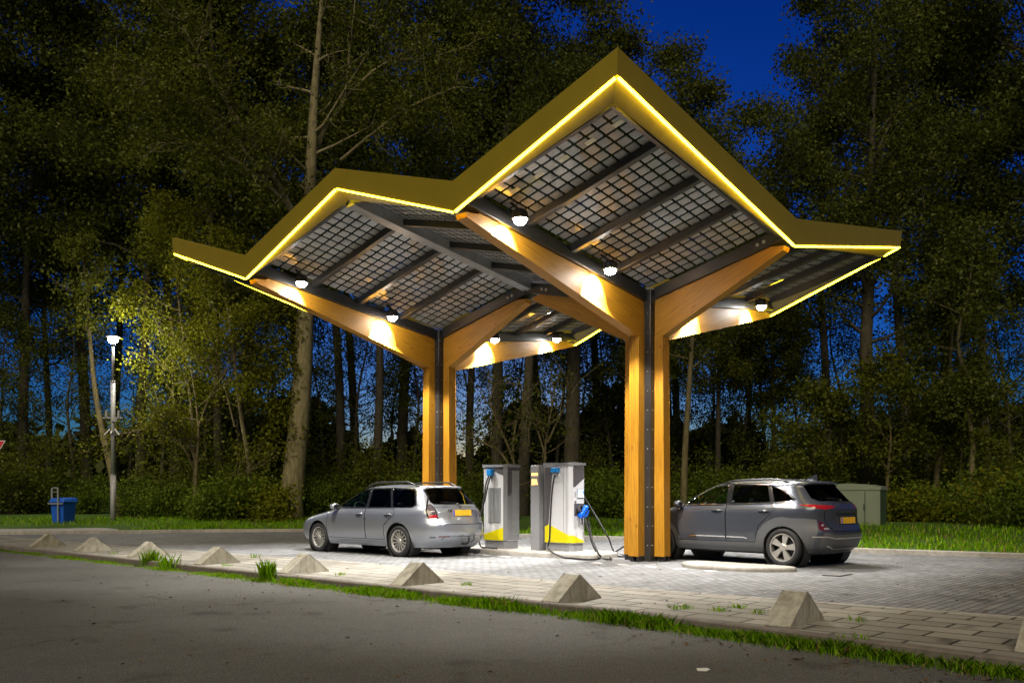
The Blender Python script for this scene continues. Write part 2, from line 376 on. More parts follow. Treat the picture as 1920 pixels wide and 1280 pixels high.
def lawn():
    m, nt, b = newmat('lawn'); v = coords(nt, 'Position'); f = noise(nt, v, 22, 6, 0.75); f2 = noise(nt, v, 0.7, 4)
    c = ramp(nt, f, [(0.3, (0.035, 0.085, 0.003)), (0.7, (0.10, 0.21, 0.006))])
    c = mixc(nt, 0.7, c, ramp(nt, f2, [(0.3, (0.6, 0.55, 0.5)), (0.7, (1.1, 1.1, 1.0))]), 'MULTIPLY')
    nt.links.new(c, b.inputs['Base Color']); b.inputs['Roughness'].default_value = 0.95; bump(nt, f, 1.0, 0.05, b)
lawn()
plain('soil', (0.03, 0.026, 0.018), 0.95, 0, 0.5, 3)
# ------------------------------------------------------------------ setting: ground, road, kerbs, paving
def sheet(name, pts, z, mat, skirt=None):
    vs = [Vector((p[0], p[1], z)) for p in pts]
    tri = tessellate_polygon([vs]); fs = []
    for t in tri:
        a, b, c = (vs[i] for i in t)
        fs.append(tuple(t) if (b - a).cross(c - a).z > 0 else tuple(reversed(t)))
    n = len(vs)
    if skirt is not None:
        vs += [Vector((p[0], p[1], skirt)) for p in pts]
        fs += [(i, i + n, (i + 1) % n + n, (i + 1) % n) for i in range(n)]
    return tag(mesh(name, vs, fs, MT[mat]), kind='structure')
def ribbon(name, path, w, z0, z1, mat, bevel=0.015, side=1):      # kerb along a path, widening to its left (side=1)
    pts = [Vector((p[0], p[1], 0)) for p in path]; mb = MB(); off = []
    for i, p in enumerate(pts):
        d = (pts[min(i + 1, len(pts) - 1)] - pts[max(i - 1, 0)]).normalized(); off.append(p + Vector((-d.y, d.x, 0)) * w * side)
    n = len(pts); prof = [(0, z0), (0, z1 - bevel), (bevel, z1), (1, z1), (1, z0)]
    vs = []
    for p, q in zip(pts, off):
        for k, z in prof:
            r = p + (q - p) * (0 if k == 0 else (k / w if k < 1 else 1)); vs.append(Vector((r.x, r.y, z)))
    m = len(prof); fs = []
    for i in range(n - 1):
        for k in range(m - 1):
            f = (i * m + k, (i + 1) * m + k, (i + 1) * m + k + 1, i * m + k + 1)
            fs.append(f if side < 0 else tuple(reversed(f)))
    return tag(mesh(name, vs, fs, MT[mat]), kind='structure')
def off_path(path, d):
    out = []; pts = [Vector((p[0], p[1], 0)) for p in path]
    for i, p in enumerate(pts):
        t = (pts[min(i + 1, len(pts) - 1)] - pts[max(i - 1, 0)]).normalized(); out.append(p + Vector((-t.y, t.x, 0)) * d)
    return out
ROADZ = -0.095
near = [(13.5, -4.0), (3.73, 6.34), (1.32, 8.95), (-5.6, 15.15), (-12.6, 21.4), (-60, 63)]         # road kerb, from right to left
strip_far = [(16.3, -1.6), (5.08, 8.64), (1.66, 11.27), (-3.18, 16.2), (-8.6, 20.4), (-14.7, 25.6), (-58.5, 65)]
far = [(-62, 20), (-30, 25.5), (-15.3, 28.0), (-10.5, 29.6), (-7.4, 30.1), (-4.5, 29.3), (0.4, 25.8), (3.1, 24.2), (7.3, 18.9), (10.0, 17.0), (15, 13.9), (30, 5)]
sheet('ground', [(-400, -60), (400, -60), (400, 900), (-400, 900)], -0.16, 'soil')
sheet('road', [(60, -50)] + near + [(-160, 150), (-160, -50)], ROADZ, 'asphalt')
sheet('forecourt', near[:1] + [(60, -20), (60, 8)] + list(reversed(far)) + list(reversed(near[3:])), -0.004, 'block_paving') if False else None
sheet('forecourt', strip_far + [(-62, 65)] + far + [(40, -3)], 0.0, 'block_paving')
sheet('sidewalk', [tuple(p)[:2] for p in off_path(near, -0.12)] + list(reversed(strip_far)), 0.004, 'slab_paving')
ribbon('road_kerb', near, 0.12, ROADZ - 0.05, 0.012, 'kerb_road', side=-1)
ribbon('edging_kerb', strip_far, 0.06, -0.05, 0.010, 'kerb_concrete', 0.005, side=-1)
ribbon('verge_kerb', far, 0.15, -0.05, 0.10, 'kerb_concrete', side=1)
# grass verge: a gently rising sheet behind the far kerb
fp = off_path(far, 0.14); rows = []
for d, z in ((0, 0.085), (1.2, 0.11), (3, 0.16), (6, 0.24), (12, 0.35), (30, 0.45), (120, 0.5)):
    rows.append([Vector((p.x + (0.25 * d if p.x > 0 else 0), p.y + d, z + 0.02 * math.sin(p.x * 1.7 + d))) for p in fp])
vs = [p for r in rows for p in r]; n = len(fp)
tag(mesh('grass_verge', vs, [(i * n + k, i * n + k + 1, (i + 1) * n + k + 1, (i + 1) * n + k) for i in range(len(rows) - 1) for k in range(n - 1)], MT['lawn'], smooth=True), kind='structure')
# left foot path between kerb and grass
sheet('path', [(-62, 20.2), (-30, 25.7), (-15.3, 28.17), (-13.1, 28.95), (-14, 30.0), (-16.5, 31.0), (-30, 31.5), (-62, 27)], 0.13, 'path_paving', -0.05)
# charging island and small kerb island
def island(name, pts, h, mat='kerb_concrete'):
    n = len(pts); c = Vector((sum(p[0] for p in pts) / n, sum(p[1] for p in pts) / n, 0)); mb = MB()
    ring = []
    for z, s in ((-0.02, 0), (h - 0.03, 0), (h - 0.008, 0.012), (h, 0.035)):
        ring.append([Vector((p[0], p[1], z)) + (c - Vector((p[0], p[1], 0))).normalized() * s for p in pts])
    vs = [p for r in ring for p in r]; fs = []
    for i in range(3):
        for k in range(n): fs.append((i * n + k, i * n + (k + 1) % n, (i + 1) * n + (k + 1) % n, (i + 1) * n + k))
    fs.append(tuple(3 * n + k for k in range(n)))
    o = mesh(name, vs, fs, MT[mat]); bm = bmesh.new(); bm.from_mesh(o.data); bmesh.ops.recalc_face_normals(bm, faces=bm.faces); bm.to_mesh(o.data); bm.free()
    return tag(o, kind='structure')
def rrect(u0, u1, v0, v1, r, k=5):
    pts = []
    for cu, cv, a0 in ((u1 - r, v1 - r, 0), (u0 + r, v1 - r, 90), (u0 + r, v0 + r, 180), (u1 - r, v0 + r, 270)):
        for i in range(k + 1):
            a = R(a0 + 90 * i / k); q = P(cu + r * math.cos(a), cv + r * math.sin(a)); pts.append((q.x, q.y))
    return pts
island('charging_island', rrect(0.85, 5.0, -0.55, 0.75, 0.45), 0.10)
def smooth_loop(pts, k=4):
    n = len(pts); o = []
    for i in range(n):
        a, b, c, d = (Vector((*pts[(i + j) % n], 0)) for j in (-1, 0, 1, 2))
        for j in range(k):
            t = j / k; q = 0.5 * ((2 * b) + (c - a) * t + (2 * a - 5 * b + 4 * c - d) * t * t + (3 * b - a - 3 * c + d) * t ** 3); o.append((q.x, q.y))
    return o
island('kerb_island', smooth_loop([(2.98, 15.25), (2.98, 14.75), (3.2, 14.38), (3.75, 13.95), (4.35, 13.90), (4.60, 14.05), (4.52, 14.42), (3.95, 15.0), (3.3, 15.55)]), 0.07)
# white dashes along the charging bays
mb = MB()
for k in range(12):
    u = 4.5 - k * 0.60; v = 0.93 + k * 0.033
    if abs(u) < 0.5 and v < 0.8: continue
    q = [P(u - 0.11, v - 0.05, 0.004), P(u + 0.11, v - 0.05, 0.004), P(u + 0.11, v + 0.05, 0.004), P(u - 0.11, v + 0.05, 0.004)]
    mb.add(q, [(3, 2, 1, 0)])
tag(mb.build('road_marking', MT['road_paint']), kind='structure')

# ------------------------------------------------------------------ concrete wedges
def wedge_mesh():
    L0, L1, hw, h = 0.39, 0.39, 0.12, 0.30
    prof = [(-L0, 0), (-L0, 0.015), (-0.03, h - 0.012), (-0.012, h), (0.012, h), (0.03, h - 0.012), (L1, 0.015), (L1, 0)]
    mb = MB(); mb.prism([Vector((x, -hw, z)) for x, z in prof], (0, 2 * hw, 0)); return mb
wl = ['ninth', '']
wedge_labels = ['concrete wedge at the right edge of the photo, mostly cut off',
  'largest whole concrete wedge, in front of the paving right of the front column',
  'concrete wedge in front of the near charger and left of the front column',
  'concrete wedge between the road kerb and the silver car tow bar',
  'concrete wedge below the rear wheel of the silver estate car',
  'concrete wedge just left of the front wheel of the silver car',
  'concrete wedge with a tall grass tuft growing at its front',
  'concrete wedge nearly below the lit lamp post, second from left',
  'smallest concrete wedge at far left below the blue bin']
w0 = None
for k in range(-1, 8):
    q = Vector((2.70, 8.30, 0)) + Vector((U[0], U[1], 0)) * (2.72 * k if k >= 0 else -2.07)
    if w0 is None:
        w0 = wedge_mesh().build('concrete_wedge', MT['wedge_concrete'], bevel=0.012); o = w0
    else:
        o = w0.copy(); COL.objects.link(o)
    o.location = (q.x, q.y, 0.002); o.rotation_euler = (0, 0, math.atan2(V[1], V[0]) + R([0, 1, -2, 1, 0, 2, -1, 0, 1][k + 1]))
    tag(o, wedge_labels[k + 1], 'wedge', 'concrete wedges along the road kerb')
# ------------------------------------------------------------------ solar canopy on two timber columns
HU, HV = AU / 2, AV / 2
def zr(u, v):
    cu = 0 if u < HU else AU
    return 5.05 + 0.70 * abs(u - cu) / HU + 0.70 * abs(v) / HV
def PR(u, v, dz=0.0): return P(u, v, zr(u, v) + dz)
canopy = thing('charging_canopy', 'two column timber charging canopy with folded solar glass roof and yellow light edge', 'canopy', tuple(P(AU / 2, 0, 0)))
def wood_piece(name, poly, off, thick, axis, parent):       # poly in world, extruded by thick*off ; grain along axis
    mb = MB(); mb.prism(poly, Vector(off) * thick)
    ax = Vector(axis).normalized(); th = Vector(off).normalized(); pp = ax.cross(th); sh = random.random() * 7
    o = mesh(name, mb.v, mb.f, MT['timber'], parent, world=True,
             uvs=[[(mb.v[i].dot(ax) + sh, mb.v[i].dot(pp) + mb.v[i].dot(th) + sh) for i in f] for f in mb.f])
    b = o.modifiers.new('bevel', 'BEVEL'); b.width = 0.012; b.segments = 2; b.limit_method = 'ANGLE'; b.angle_limit = R(40)
    return o
U3, V3 = Vector((U[0], U[1], 0)), Vector((V[0], V[1], 0))
for cu in (0.0, AU):
    col = MB(); o3 = P(cu, 0)
    def fr(x, y, z): return o3 + U3 * x + V3 * y + Vector((0, 0, z))
    col.hexa([fr(x, y, 0) for x, y in ((-.24, -.24), (.24, -.24), (.24, .24), (-.24, .24))], [fr(x, y, 5.0) for x, y in ((-.24, -.24), (.24, -.24), (.24, .24), (-.24, .24))])
    post = col.build('steel_post', MT['steel_black'], canopy, world=True, bevel=0.012)
    bolt0 = None
    for k in range(13):
        for s in (-1, 1):
            for c in (Vector((-0.241, 0.175 * s, 0.3 + k * 0.36)), Vector((0.175 * s, 0.241, 0.3 + k * 0.36))):
                if bolt0 is None: bolt0 = MB().ball((0, 0, 0), 0.010, 4).build('bolt', MT['galvanised'], post); bo = bolt0
                else: bo = bolt0.copy(); COL.objects.link(bo)
                bo.location = fr(c.x, c.y, c.z) - canopy.location
    cp = MB(); cp.hexa([fr(x, y, 4.78) for x, y in ((-.255, -.255), (.255, -.255), (.255, .255), (-.255, .255))], [fr(x, y, 5.06) for x, y in ((-.255, -.255), (.255, -.255), (.255, .255), (-.255, .255))])
    cp.build('post_head', MT['steel_black'], canopy, world=True, bevel=0.01)
    for dv, su, L in ((V3, 1, HV), (-V3, 1, HV), (U3, 1, HU), (-U3, 1, HU)):
        th = Vector((0, 0, 1)).cross(dv); tw = 0.21; T = -th * tw / 2
        def q(d, z): return o3 + dv * d + Vector((0, 0, z)) + T
        leg = wood_piece('timber_leg', [q(.245, .10), q(.45, .10), q(.415, 4.19), q(.245, 4.19)], th, tw, (0, 0, 1), canopy)
        gr = MB(); g0 = q(.4615, 2.2) + th * (tw / 2)       # dark split widening to the top of the leg
        gr.add([q(.4445, 2.4) + th * (tw / 2), q(.434, 4.185) + th * (tw / 2 - .03), q(.434, 4.185) + th * (tw / 2 + .03)], [(0, 1, 2)])
        def zt(d): return 5.05 + 0.7 * d / L - 0.235
        tip = L - 0.12
        up = wood_piece('timber_arm', [q(.245, 4.195), q(.415, 4.195), q(tip, 5.33), q(tip + .03, 5.40), q(tip - .25, 5.40 + .03), q(tip - .25, zt(tip - .25)), q(.245, zt(.245))], th, tw, dv * (tip - .415) + Vector((0, 0, 5.33 - 4.2)), canopy)
        ft = MB()
        for d in (.27, .36):
            for e in (.04, .16):
                b0 = q(d, 0.0) + th * e
                ft.hexa([b0, b0 + dv * .07, b0 + dv * .07 + th * .06, b0 + th * .06], [p + Vector((0, 0, .105)) for p in (b0, b0 + dv * .07, b0 + dv * .07 + th * .06, b0 + th * .06)])
        ft.build('leg_foot', MT['steel_black'], leg, world=True)
        # steel valley gutter over the arm
        gm = MB(); a = o3 + dv * 0.29 + Vector((0, 0, 5.05 + 0.7 * .29 / L - .125)); b = o3 + dv * (L - .04) + Vector((0, 0, 5.75 - .145))
        gm.beam(a, b, 0.36, 0.21)
        g = gm.build('valley_gutter', MT['steel_black'], canopy, world=True, bevel=0.008)
        if L < 4:
            for d in (L - .42, L - .54):
                for s in (-1, 1):
                    bb = MB(); bb.lathe([(0.0001, .012), (.03, .012), (.03, 0)], 10, Matrix.Translation(o3 + dv * d + th * s * .181 + Vector((0, 0, 5.05 + .7 * d / L - .14))) @ (th * s).to_track_quat('Z', 'Y').to_matrix().to_4x4())
                    bb.build('bolt_washer', MT['galvanised'], g, world=True)
# roof quadrants: four panels each
INS = 0.24
for cu in (0.0, AU):
    for su in (-1, 1):
        outer = (su < 0 and cu == 0) or (su > 0 and cu > 0)
        a0, a1 = 0.17, HU - (INS if outer else 0.10)
        for sv in (-1, 1):
            b0, b1 = 0.17, HV - INS; nb = 4; bw = (b1 - b0) / nb
            for k in range(nb):
                q0, q1 = b0 + k * bw + (0.0 if k == 0 else .02), b0 + (k + 1) * bw - (0.0 if k == nb - 1 else .02)
                cs = [(a0, q0), (a1, q0), (a1, q1), (a0, q1)]
                lo = [PR(cu + su * a, sv * b, 0) for a, b in cs]; hi = [p + Vector((0, 0, .015)) for p in lo]
                mb = MB(); mb.hexa(lo, hi); uvv = [(a - a0 + .02, b - q0 + .02) for a, b in cs] * 2
                pn = mesh('solar_panel', mb.v, mb.f, MT['solar_glass'], canopy, world=True, uvs=[[uvv[i] for i in f] for f in mb.f])
                if cu == 0 and su == -1 and sv == 1 and k == 3:
                    for j in range(5):
                        st = MB()
                        a, b = a0 + .28 + j * .47, b0 + 3.55 * bw
                        st.hexa([PR(cu - x, y, -.006) for x, y in ((a, b), (a + .16, b), (a + .16, b + .085), (a, b + .085))], [PR(cu - x, y, -.002) for x, y in ((a, b), (a + .16, b), (a + .16, b + .085), (a, b + .085))])
                        st.build('sticker', MT['sticker'], pn, world=True)
                if k:
                    m = MB(); b = b0 + k * bw
                    m.beam(PR(cu + su * a0, sv * b, -.085), PR(cu + su * a1, sv * b, -.07), 0.11, 0.12)
                    m.build('roof_mullion', MT['steel_black'], canopy, world=True, bevel=0.006)
            m = MB()   # frames at the outer edges of the quadrant
            m.beam(PR(cu + su * a0, sv * b1, -.07), PR(cu + su * (a1 + .03), sv * b1, -.07), 0.07, 0.16)
            if outer: m.beam(PR(cu + su * a1, sv * b0, -.07), PR(cu + su * a1, sv * (b1 + .03), -.07), 0.07, 0.16)
            m.build('edge_frame', MT['steel_black'], canopy, world=True)
for sv in (-1, 1):
    m = MB(); m.beam(PR(HU - .001, sv * .02, -.10), PR(HU - .001, sv * (HV - .26), -.10), 0.24, 0.24)
    m.build('ridge_beam', MT['steel_grey'], canopy, world=True, bevel=0.01)
# fascia, light strip and soffit round the edge
def zb(i): return 6.44 if i else 5.40
per = [(-HU, HV, 1), (0, HV, 0), (HU, HV, 1), (AU, HV, 0), (AU + HU, HV, 1), (AU + HU, 0, 0), (AU + HU, -HV, 1), (AU, -HV, 0), (HU, -HV, 1), (0, -HV, 0), (-HU, -HV, 1), (-HU, 0, 0)]
cm = (HU, 0.0)
def offp(p, d):
    u, v, c = p; su = 0 if abs(u - cm[0]) < AU - .01 else (1 if u > cm[0] else -1); sv = 0 if abs(v) < HV - .01 else (1 if v > 0 else -1)
    return u + su * d, v + sv * d
def fp3(p, d, z):
    u, v = offp(p, d); return P(u, v, z)
for i in range(12):
    p, q = per[i], per[(i + 1) % 12]
    zpb, zqb = zb(p[2]), zb(q[2]); zpt, zqt = (6.77 if p[2] else 5.84), (6.77 if q[2] else 5.84)
    m = MB(); m.hexa([fp3(p, 0, zpb), fp3(q, 0, zqb), fp3(q, .05, zqb), fp3(p, .05, zpb)], [fp3(p, 0, zpt), fp3(q, 0, zqt), fp3(q, .07, zqt), fp3(p, .07, zpt)])
    f = m.build('fascia_board', MT['fascia_yellow'], canopy, world=True)
    m = MB(); a, b = fp3(p, .038, zpb - .018), fp3(q, .038, zqb - .018); d = (b - a).normalized() * .03
    m.beam(a + d, b - d, .034, .024)
    m.build('light_strip', MT['led_yellow'], canopy, world=True)
    m = MB()
    def inn(p):
        u, v = offp(p, -INS + .03); return P(u, v, zr(min(max(u, -HU), AU + HU), v) - (.13 if p[2] else .16))
    e, g = inn(p), inn(q); up = Vector((0, 0, .012))
    m.hexa([fp3(p, -.003, zpb + .004), fp3(q, -.003, zqb + .004), g, e], [fp3(p, -.003, zpb + .016), fp3(q, -.003, zqb + .016), g + up, e + up])
    m.build('soffit', MT['soffit'], canopy, world=True)
# flood lights beside the long arms
FLOOD_W = 520
for cu in (0.0, AU):
    for v in (4.1, 1.8, -1.4, -3.75):
        c = PR(cu - 0.46, v, -.33)
        m = MB(); rot = Matrix.Rotation(R(8), 4, 'X'); M = Matrix.Translation(c)
        m.lathe([(.0001, .15), (.08, .15), (.12, .10), (.128, .0), (.122, -.004), (.11, .004)], 20, M)
        m.beam(c + Vector((0, 0, .14)), c + Vector((0, 0, .30)) + U3 * .2, .05, .03)
        fl = m.build('flood_light', MT['steel_black'], canopy, world=True, smooth=False)
        m = MB(); m.lathe([(.0001, -.085), (.05, -.078), (.085, -.05), (.10, -.006), (.10, .006)], 20, M)
        m.build('lens', MT['flood_lens'], fl, world=True, smooth=True)
        ld = bpy.data.lights.new('flood_beam', 'SPOT'); lo = bpy.data.objects.new('flood_beam', ld); COL.objects.link(lo)
        ld.energy = FLOOD_W; ld.spot_size = R(104); ld.spot_blend = 0.3; ld.shadow_soft_size = 0.06; ld.color = (1.0, 0.97, 0.92)
        lo.parent = fl; lo.location = c - root_of(canopy).location + Vector((0, 0, -.10))
        lo.rotation_euler = (R(0), 0, 0)
        ld = bpy.data.lights.new('flood_wash', 'SPOT'); lo = bpy.data.objects.new('flood_wash', ld); COL.objects.link(lo)      # sideways spill on the arm
        ld.energy = 330; ld.spot_size = R(84); ld.spot_blend = 0.22; ld.shadow_soft_size = 0.03; ld.color = (1.0, 0.97, 0.92)
        lo.parent = fl; lo.location = c - root_of(canopy).location + Vector((0, 0, -.05)) + U3 * .10
        lo.rotation_mode = 'QUATERNION'; lo.rotation_quaternion = (U3 * .9 + Vector((0, 0, -.75))).to_track_quat('-Z', 'Y')
# ------------------------------------------------------------------ cars
SEN, SEM = 8.5, 2.8
_ph = np.concatenate([np.linspace(0, math.pi, 4001)])
_t = np.cos(_ph); _y = np.abs(np.sin(_ph))
_t = np.sign(_t) * np.abs(_t) ** 0.45; _yw = (1 - np.abs(_t) ** SEN).clip(0) ** (1 / SEM)
_len = np.concatenate([[0], np.cumsum(np.hypot(np.diff(_t) * 2.2, np.diff(_yw) * .86))]); _s = _len / _len[-1]    # 0 front centre .. 1 rear centre
def smooth_prof(pts, wdt=0.02):
    z = np.array([p[0] for p in pts]); x = np.array([p[1] for p in pts]); zz = np.linspace(z[0], z[-1], 700); xx = np.interp(zz, z, x)
    k = max(1, int(wdt / (zz[1] - zz[0]))); ker = np.hanning(2 * k + 3); ker /= ker.sum()
    pad = np.concatenate([2 * xx[0] - xx[1:k + 2][::-1], xx, 2 * xx[-1] - xx[-k - 2:-1][::-1]]); xs = np.convolve(pad, ker, 'valid')
    return lambda q: float(np.interp(q, zz, xs))
def split(m, name, mat, parent):             # one object for every connected piece
    key, par = {}, list(range(len(m.v)))
    def find(i):
        while par[i] != i: par[i] = par[par[i]]; i = par[i]
        return i
    for i, v in enumerate(m.v):
        k = (round(v.x, 3), round(v.y, 3), round(v.z, 3)); par[find(i)] = find(key.setdefault(k, i))
    for f in m.f:
        for i in f[1:]: par[find(i)] = find(f[0])
    gr = {}
    for f in m.f: gr.setdefault(find(f[0]), []).append(f)
    for fs in gr.values():
        ids = sorted({i for f in fs for i in f}); mp = {i: k for k, i in enumerate(ids)}
        mesh(name, [m.v[i] for i in ids], [tuple(mp[i] for i in f) for f in fs], mat, parent)
class Car:
    def __init__(s, xr, xf, wz, root):
        s.xr, s.xf, s.w = smooth_prof(xr), smooth_prof(xf), smooth_prof(wz, .03); s.z0, s.z1 = xr[0][0], xr[-1][0]; s.root = root
        zz = np.linspace(s.z0, s.z1, 600); f = np.array([(s.xf(q), s.xr(q), s.w(q)) for q in zz])
        arc = np.concatenate([[0], np.cumsum(np.abs(np.diff(zz)) + 0.35 * np.hypot(np.diff(f[:, 0]), 0) + .35 * np.abs(np.diff(f[:, 1])) + .6 * np.abs(np.diff(f[:, 2])))])
        s.za, s.zz = arc / arc[-1], zz
    def zeta(s, z): return float(np.interp(z, s.zz, s.za))
    def zinv(s, a): return float(np.interp(a, s.za, s.zz))
    def pt(s, sv, a, off=0.0, side=1):
        z = s.zinv(a); xr, xf = s.xr(z), s.xf(z); t = float(np.interp(sv, _s, _t)); yw = float(np.interp(sv, _s, _yw))
        p = Vector(((xr + xf) / 2 + t * (xf - xr) / 2, side * yw * s.w(z), z))
        if off:
            e = 1e-3; du = s.pt(min(sv + e, 1), a, 0, side) - s.pt(max(sv - e, 0), a, 0, side); dv = s.pt(sv, min(a + e, 1), 0, side) - s.pt(sv, max(a - e, 0), 0, side)
            n = du.cross(dv) * side
            if n.length > 1e-12: p += n.normalized() * -off if n.dot(p - Vector(((xr + xf) / 2, 0, .6))) < 0 else n.normalized() * off
        return p
    def dom(s, q):     # ('s',x,z) side point, ('r',y,z) rear point, ('f',y,z) front point
        k, c, z = q; xr, xf = s.xr(z), s.xf(z)
        if k == 's':
            t = max(-1, min(1, (c - (xr + xf) / 2) / ((xf - xr) / 2))); return (float(np.interp(-t, -_t, _s)), s.zeta(z))
        y = min(1, abs(c) / s.w(z)); h = len(_s) // 2
        if k == 'r': return (float(np.interp(-y, -_yw[h:], _s[h:])), s.zeta(z))
        return (float(np.interp(y, _yw[:h], _s[:h])), s.zeta(z))
    def poly(s, pts, closed=True, step=0.06):
        out = []; n = len(pts)
        for i in range(n if closed else n - 1):
            a, b = pts[i], pts[(i + 1) % n]
            if a[0] == b[0]:
                k = max(1, int(math.hypot(a[1] - b[1], a[2] - b[2]) / step))
                for j in range(k): out.append(s.dom((a[0], a[1] + (b[1] - a[1]) * j / k, a[2] + (b[2] - a[2]) * j / k)))
            else:
                da, db = s.dom(a), s.dom(b)
                for j in range(3): out.append((da[0] + (db[0] - da[0]) * j / 3, da[1] + (db[1] - da[1]) * j / 3))
        if not closed: out.append(s.dom(pts[-1]))
        return out
def inpoly(p, poly):
    x, y = p; c = False; n = len(poly)
    for i in range(n):
        (x0, y0), (x1, y1) = poly[i], poly[i - 1]
        if (y0 > y) != (y1 > y) and x < (x1 - x0) * (y - y0) / (y1 - y0) + x0: c = not c
    return c
def arch(cx, r, z0=0.2, squash=1.0, k=14, cz=None):
    cz = cz or r * .9
    return [('s', cx + r, z0)] + [('s', cx + r * math.cos(math.pi * i / k), cz + r * squash * math.sin(math.pi * i / k)) for i in range(k + 1)] + [('s', cx - r, z0)]
def build_body(car, regions, body_name, body_mat, ns=96, nz=46):
    """regions: (name, material, polygon points, parent_name or None) in order of priority; material None cuts a hole"""
    pts, edges = [], []
    def addloop(lp, closed=True):
        n0 = len(pts); pts.extend(lp); m = len(lp)
        for i in range(m if closed else m - 1): edges.append((n0 + i, n0 + (i + 1) % m))
    polys = [car.poly(r[2]) for r in regions]
    clip = lambda p: (min(max(p[0], 0.0), 1.0), min(max(p[1], 0.0), 1.0))
    polys = [[clip(p) for p in pl] for pl in polys]
    addloop([(0, 0), (1, 0), (1, 1), (0, 1)])
    for pl in polys: addloop(pl)
    for i in range(ns + 1):
        for j in range(nz + 1): pts.append((i / ns, j / nz))
    v2, _, f2, *_ = delaunay_2d_cdt([Vector(p) for p in pts], edges, [], 0, 1e-6)
    groups = {}
    for f in f2:
        c = (sum(v2[i][0] for i in f) / 3, sum(v2[i][1] for i in f) / 3); g = -1
        for k, pl in enumerate(polys):
            if inpoly(c, pl): g = k; break
        groups.setdefault(g, []).append(f)
    P3 = {1: [car.pt(v[0], v[1], 0, 1) for v in v2]}; P3[-1] = [Vector((p.x, -p.y, p.z)) for p in P3[1]]
    made = {}
    def emitg(fs, sides):
        vs, out = [], []
        for sd in sides:
            mp = {}
            for f in fs:
                idx = []
                for i in f:
                    if i not in mp: mp[i] = len(vs); vs.append(P3[sd][i])
                    idx.append(mp[i])
                out.append(tuple(idx) if sd > 0 else tuple(reversed(idx)))
        return vs, out
    # body first
    vs, fs = emitg(groups.get(-1, []), (1, -1))
    top = [i for i, v in enumerate(v2) if v[1] > 1 - 1e-6]; top.sort(key=lambda i: v2[i][0])
    n0 = len(vs); ring = [P3[1][i] for i in top] + [P3[-1][i] for i in reversed(top)]
    vs += ring; fs.append(tuple(range(n0, n0 + len(ring))))
    def finish(o):
        bm = bmesh.new(); bm.from_mesh(o.data); bmesh.ops.remove_doubles(bm, verts=bm.verts, dist=1e-5); bmesh.ops.recalc_face_normals(bm, faces=bm.faces); bm.to_mesh(o.data); bm.free(); return o
    body = finish(mesh(body_name, vs, fs, MT[body_mat], car.root, smooth=True))
    made[None] = body
    done = set()
    for k, (name, mat, poly, par, sides) in enumerate(regions):
        if mat is None or k not in groups: continue
        for sd in sides:
            vs, fs = emitg(groups[k], sd if isinstance(sd, tuple) else (sd,))
            o = finish(mesh(name, vs, fs, MT[mat], car.root, smooth=True))
            if par == 'body': o.parent = body
            made[(name, k, sd if not isinstance(sd, tuple) else 0)] = o
    return body, made
def seam(car, mb, pts, wdt=0.012, sides=(1,), off=0.003):
    lp = car.poly(pts, closed=False, step=0.04)
    for sd in sides:
        P3 = [car.pt(min(max(q[0], 0), 1), min(max(q[1], 0), 1), off, sd) for q in lp]; C = Vector((2.2, 0, .6)); vs = []
        for i, p in enumerate(P3):
            d = (P3[min(i + 1, len(P3) - 1)] - P3[max(i - 1, 0)]).normalized(); s, a = lp[i]
            n = (car.pt(min(s + .002, 1), a, 0, sd) - car.pt(max(s - .002, 0), a, 0, sd)).cross(car.pt(s, min(a + .002, 1), 0, sd) - car.pt(s, max(a - .002, 0), 0, sd))
            n = n.normalized() if n.length > 0 else Vector((0, 1, 0)); e = d.cross(n).normalized() * wdt / 2
            vs += [p - e, p + e]
        mb.add(vs, [(2 * i, 2 * i + 1, 2 * i + 3, 2 * i + 2) for i in range(len(P3) - 1)])
    return mb
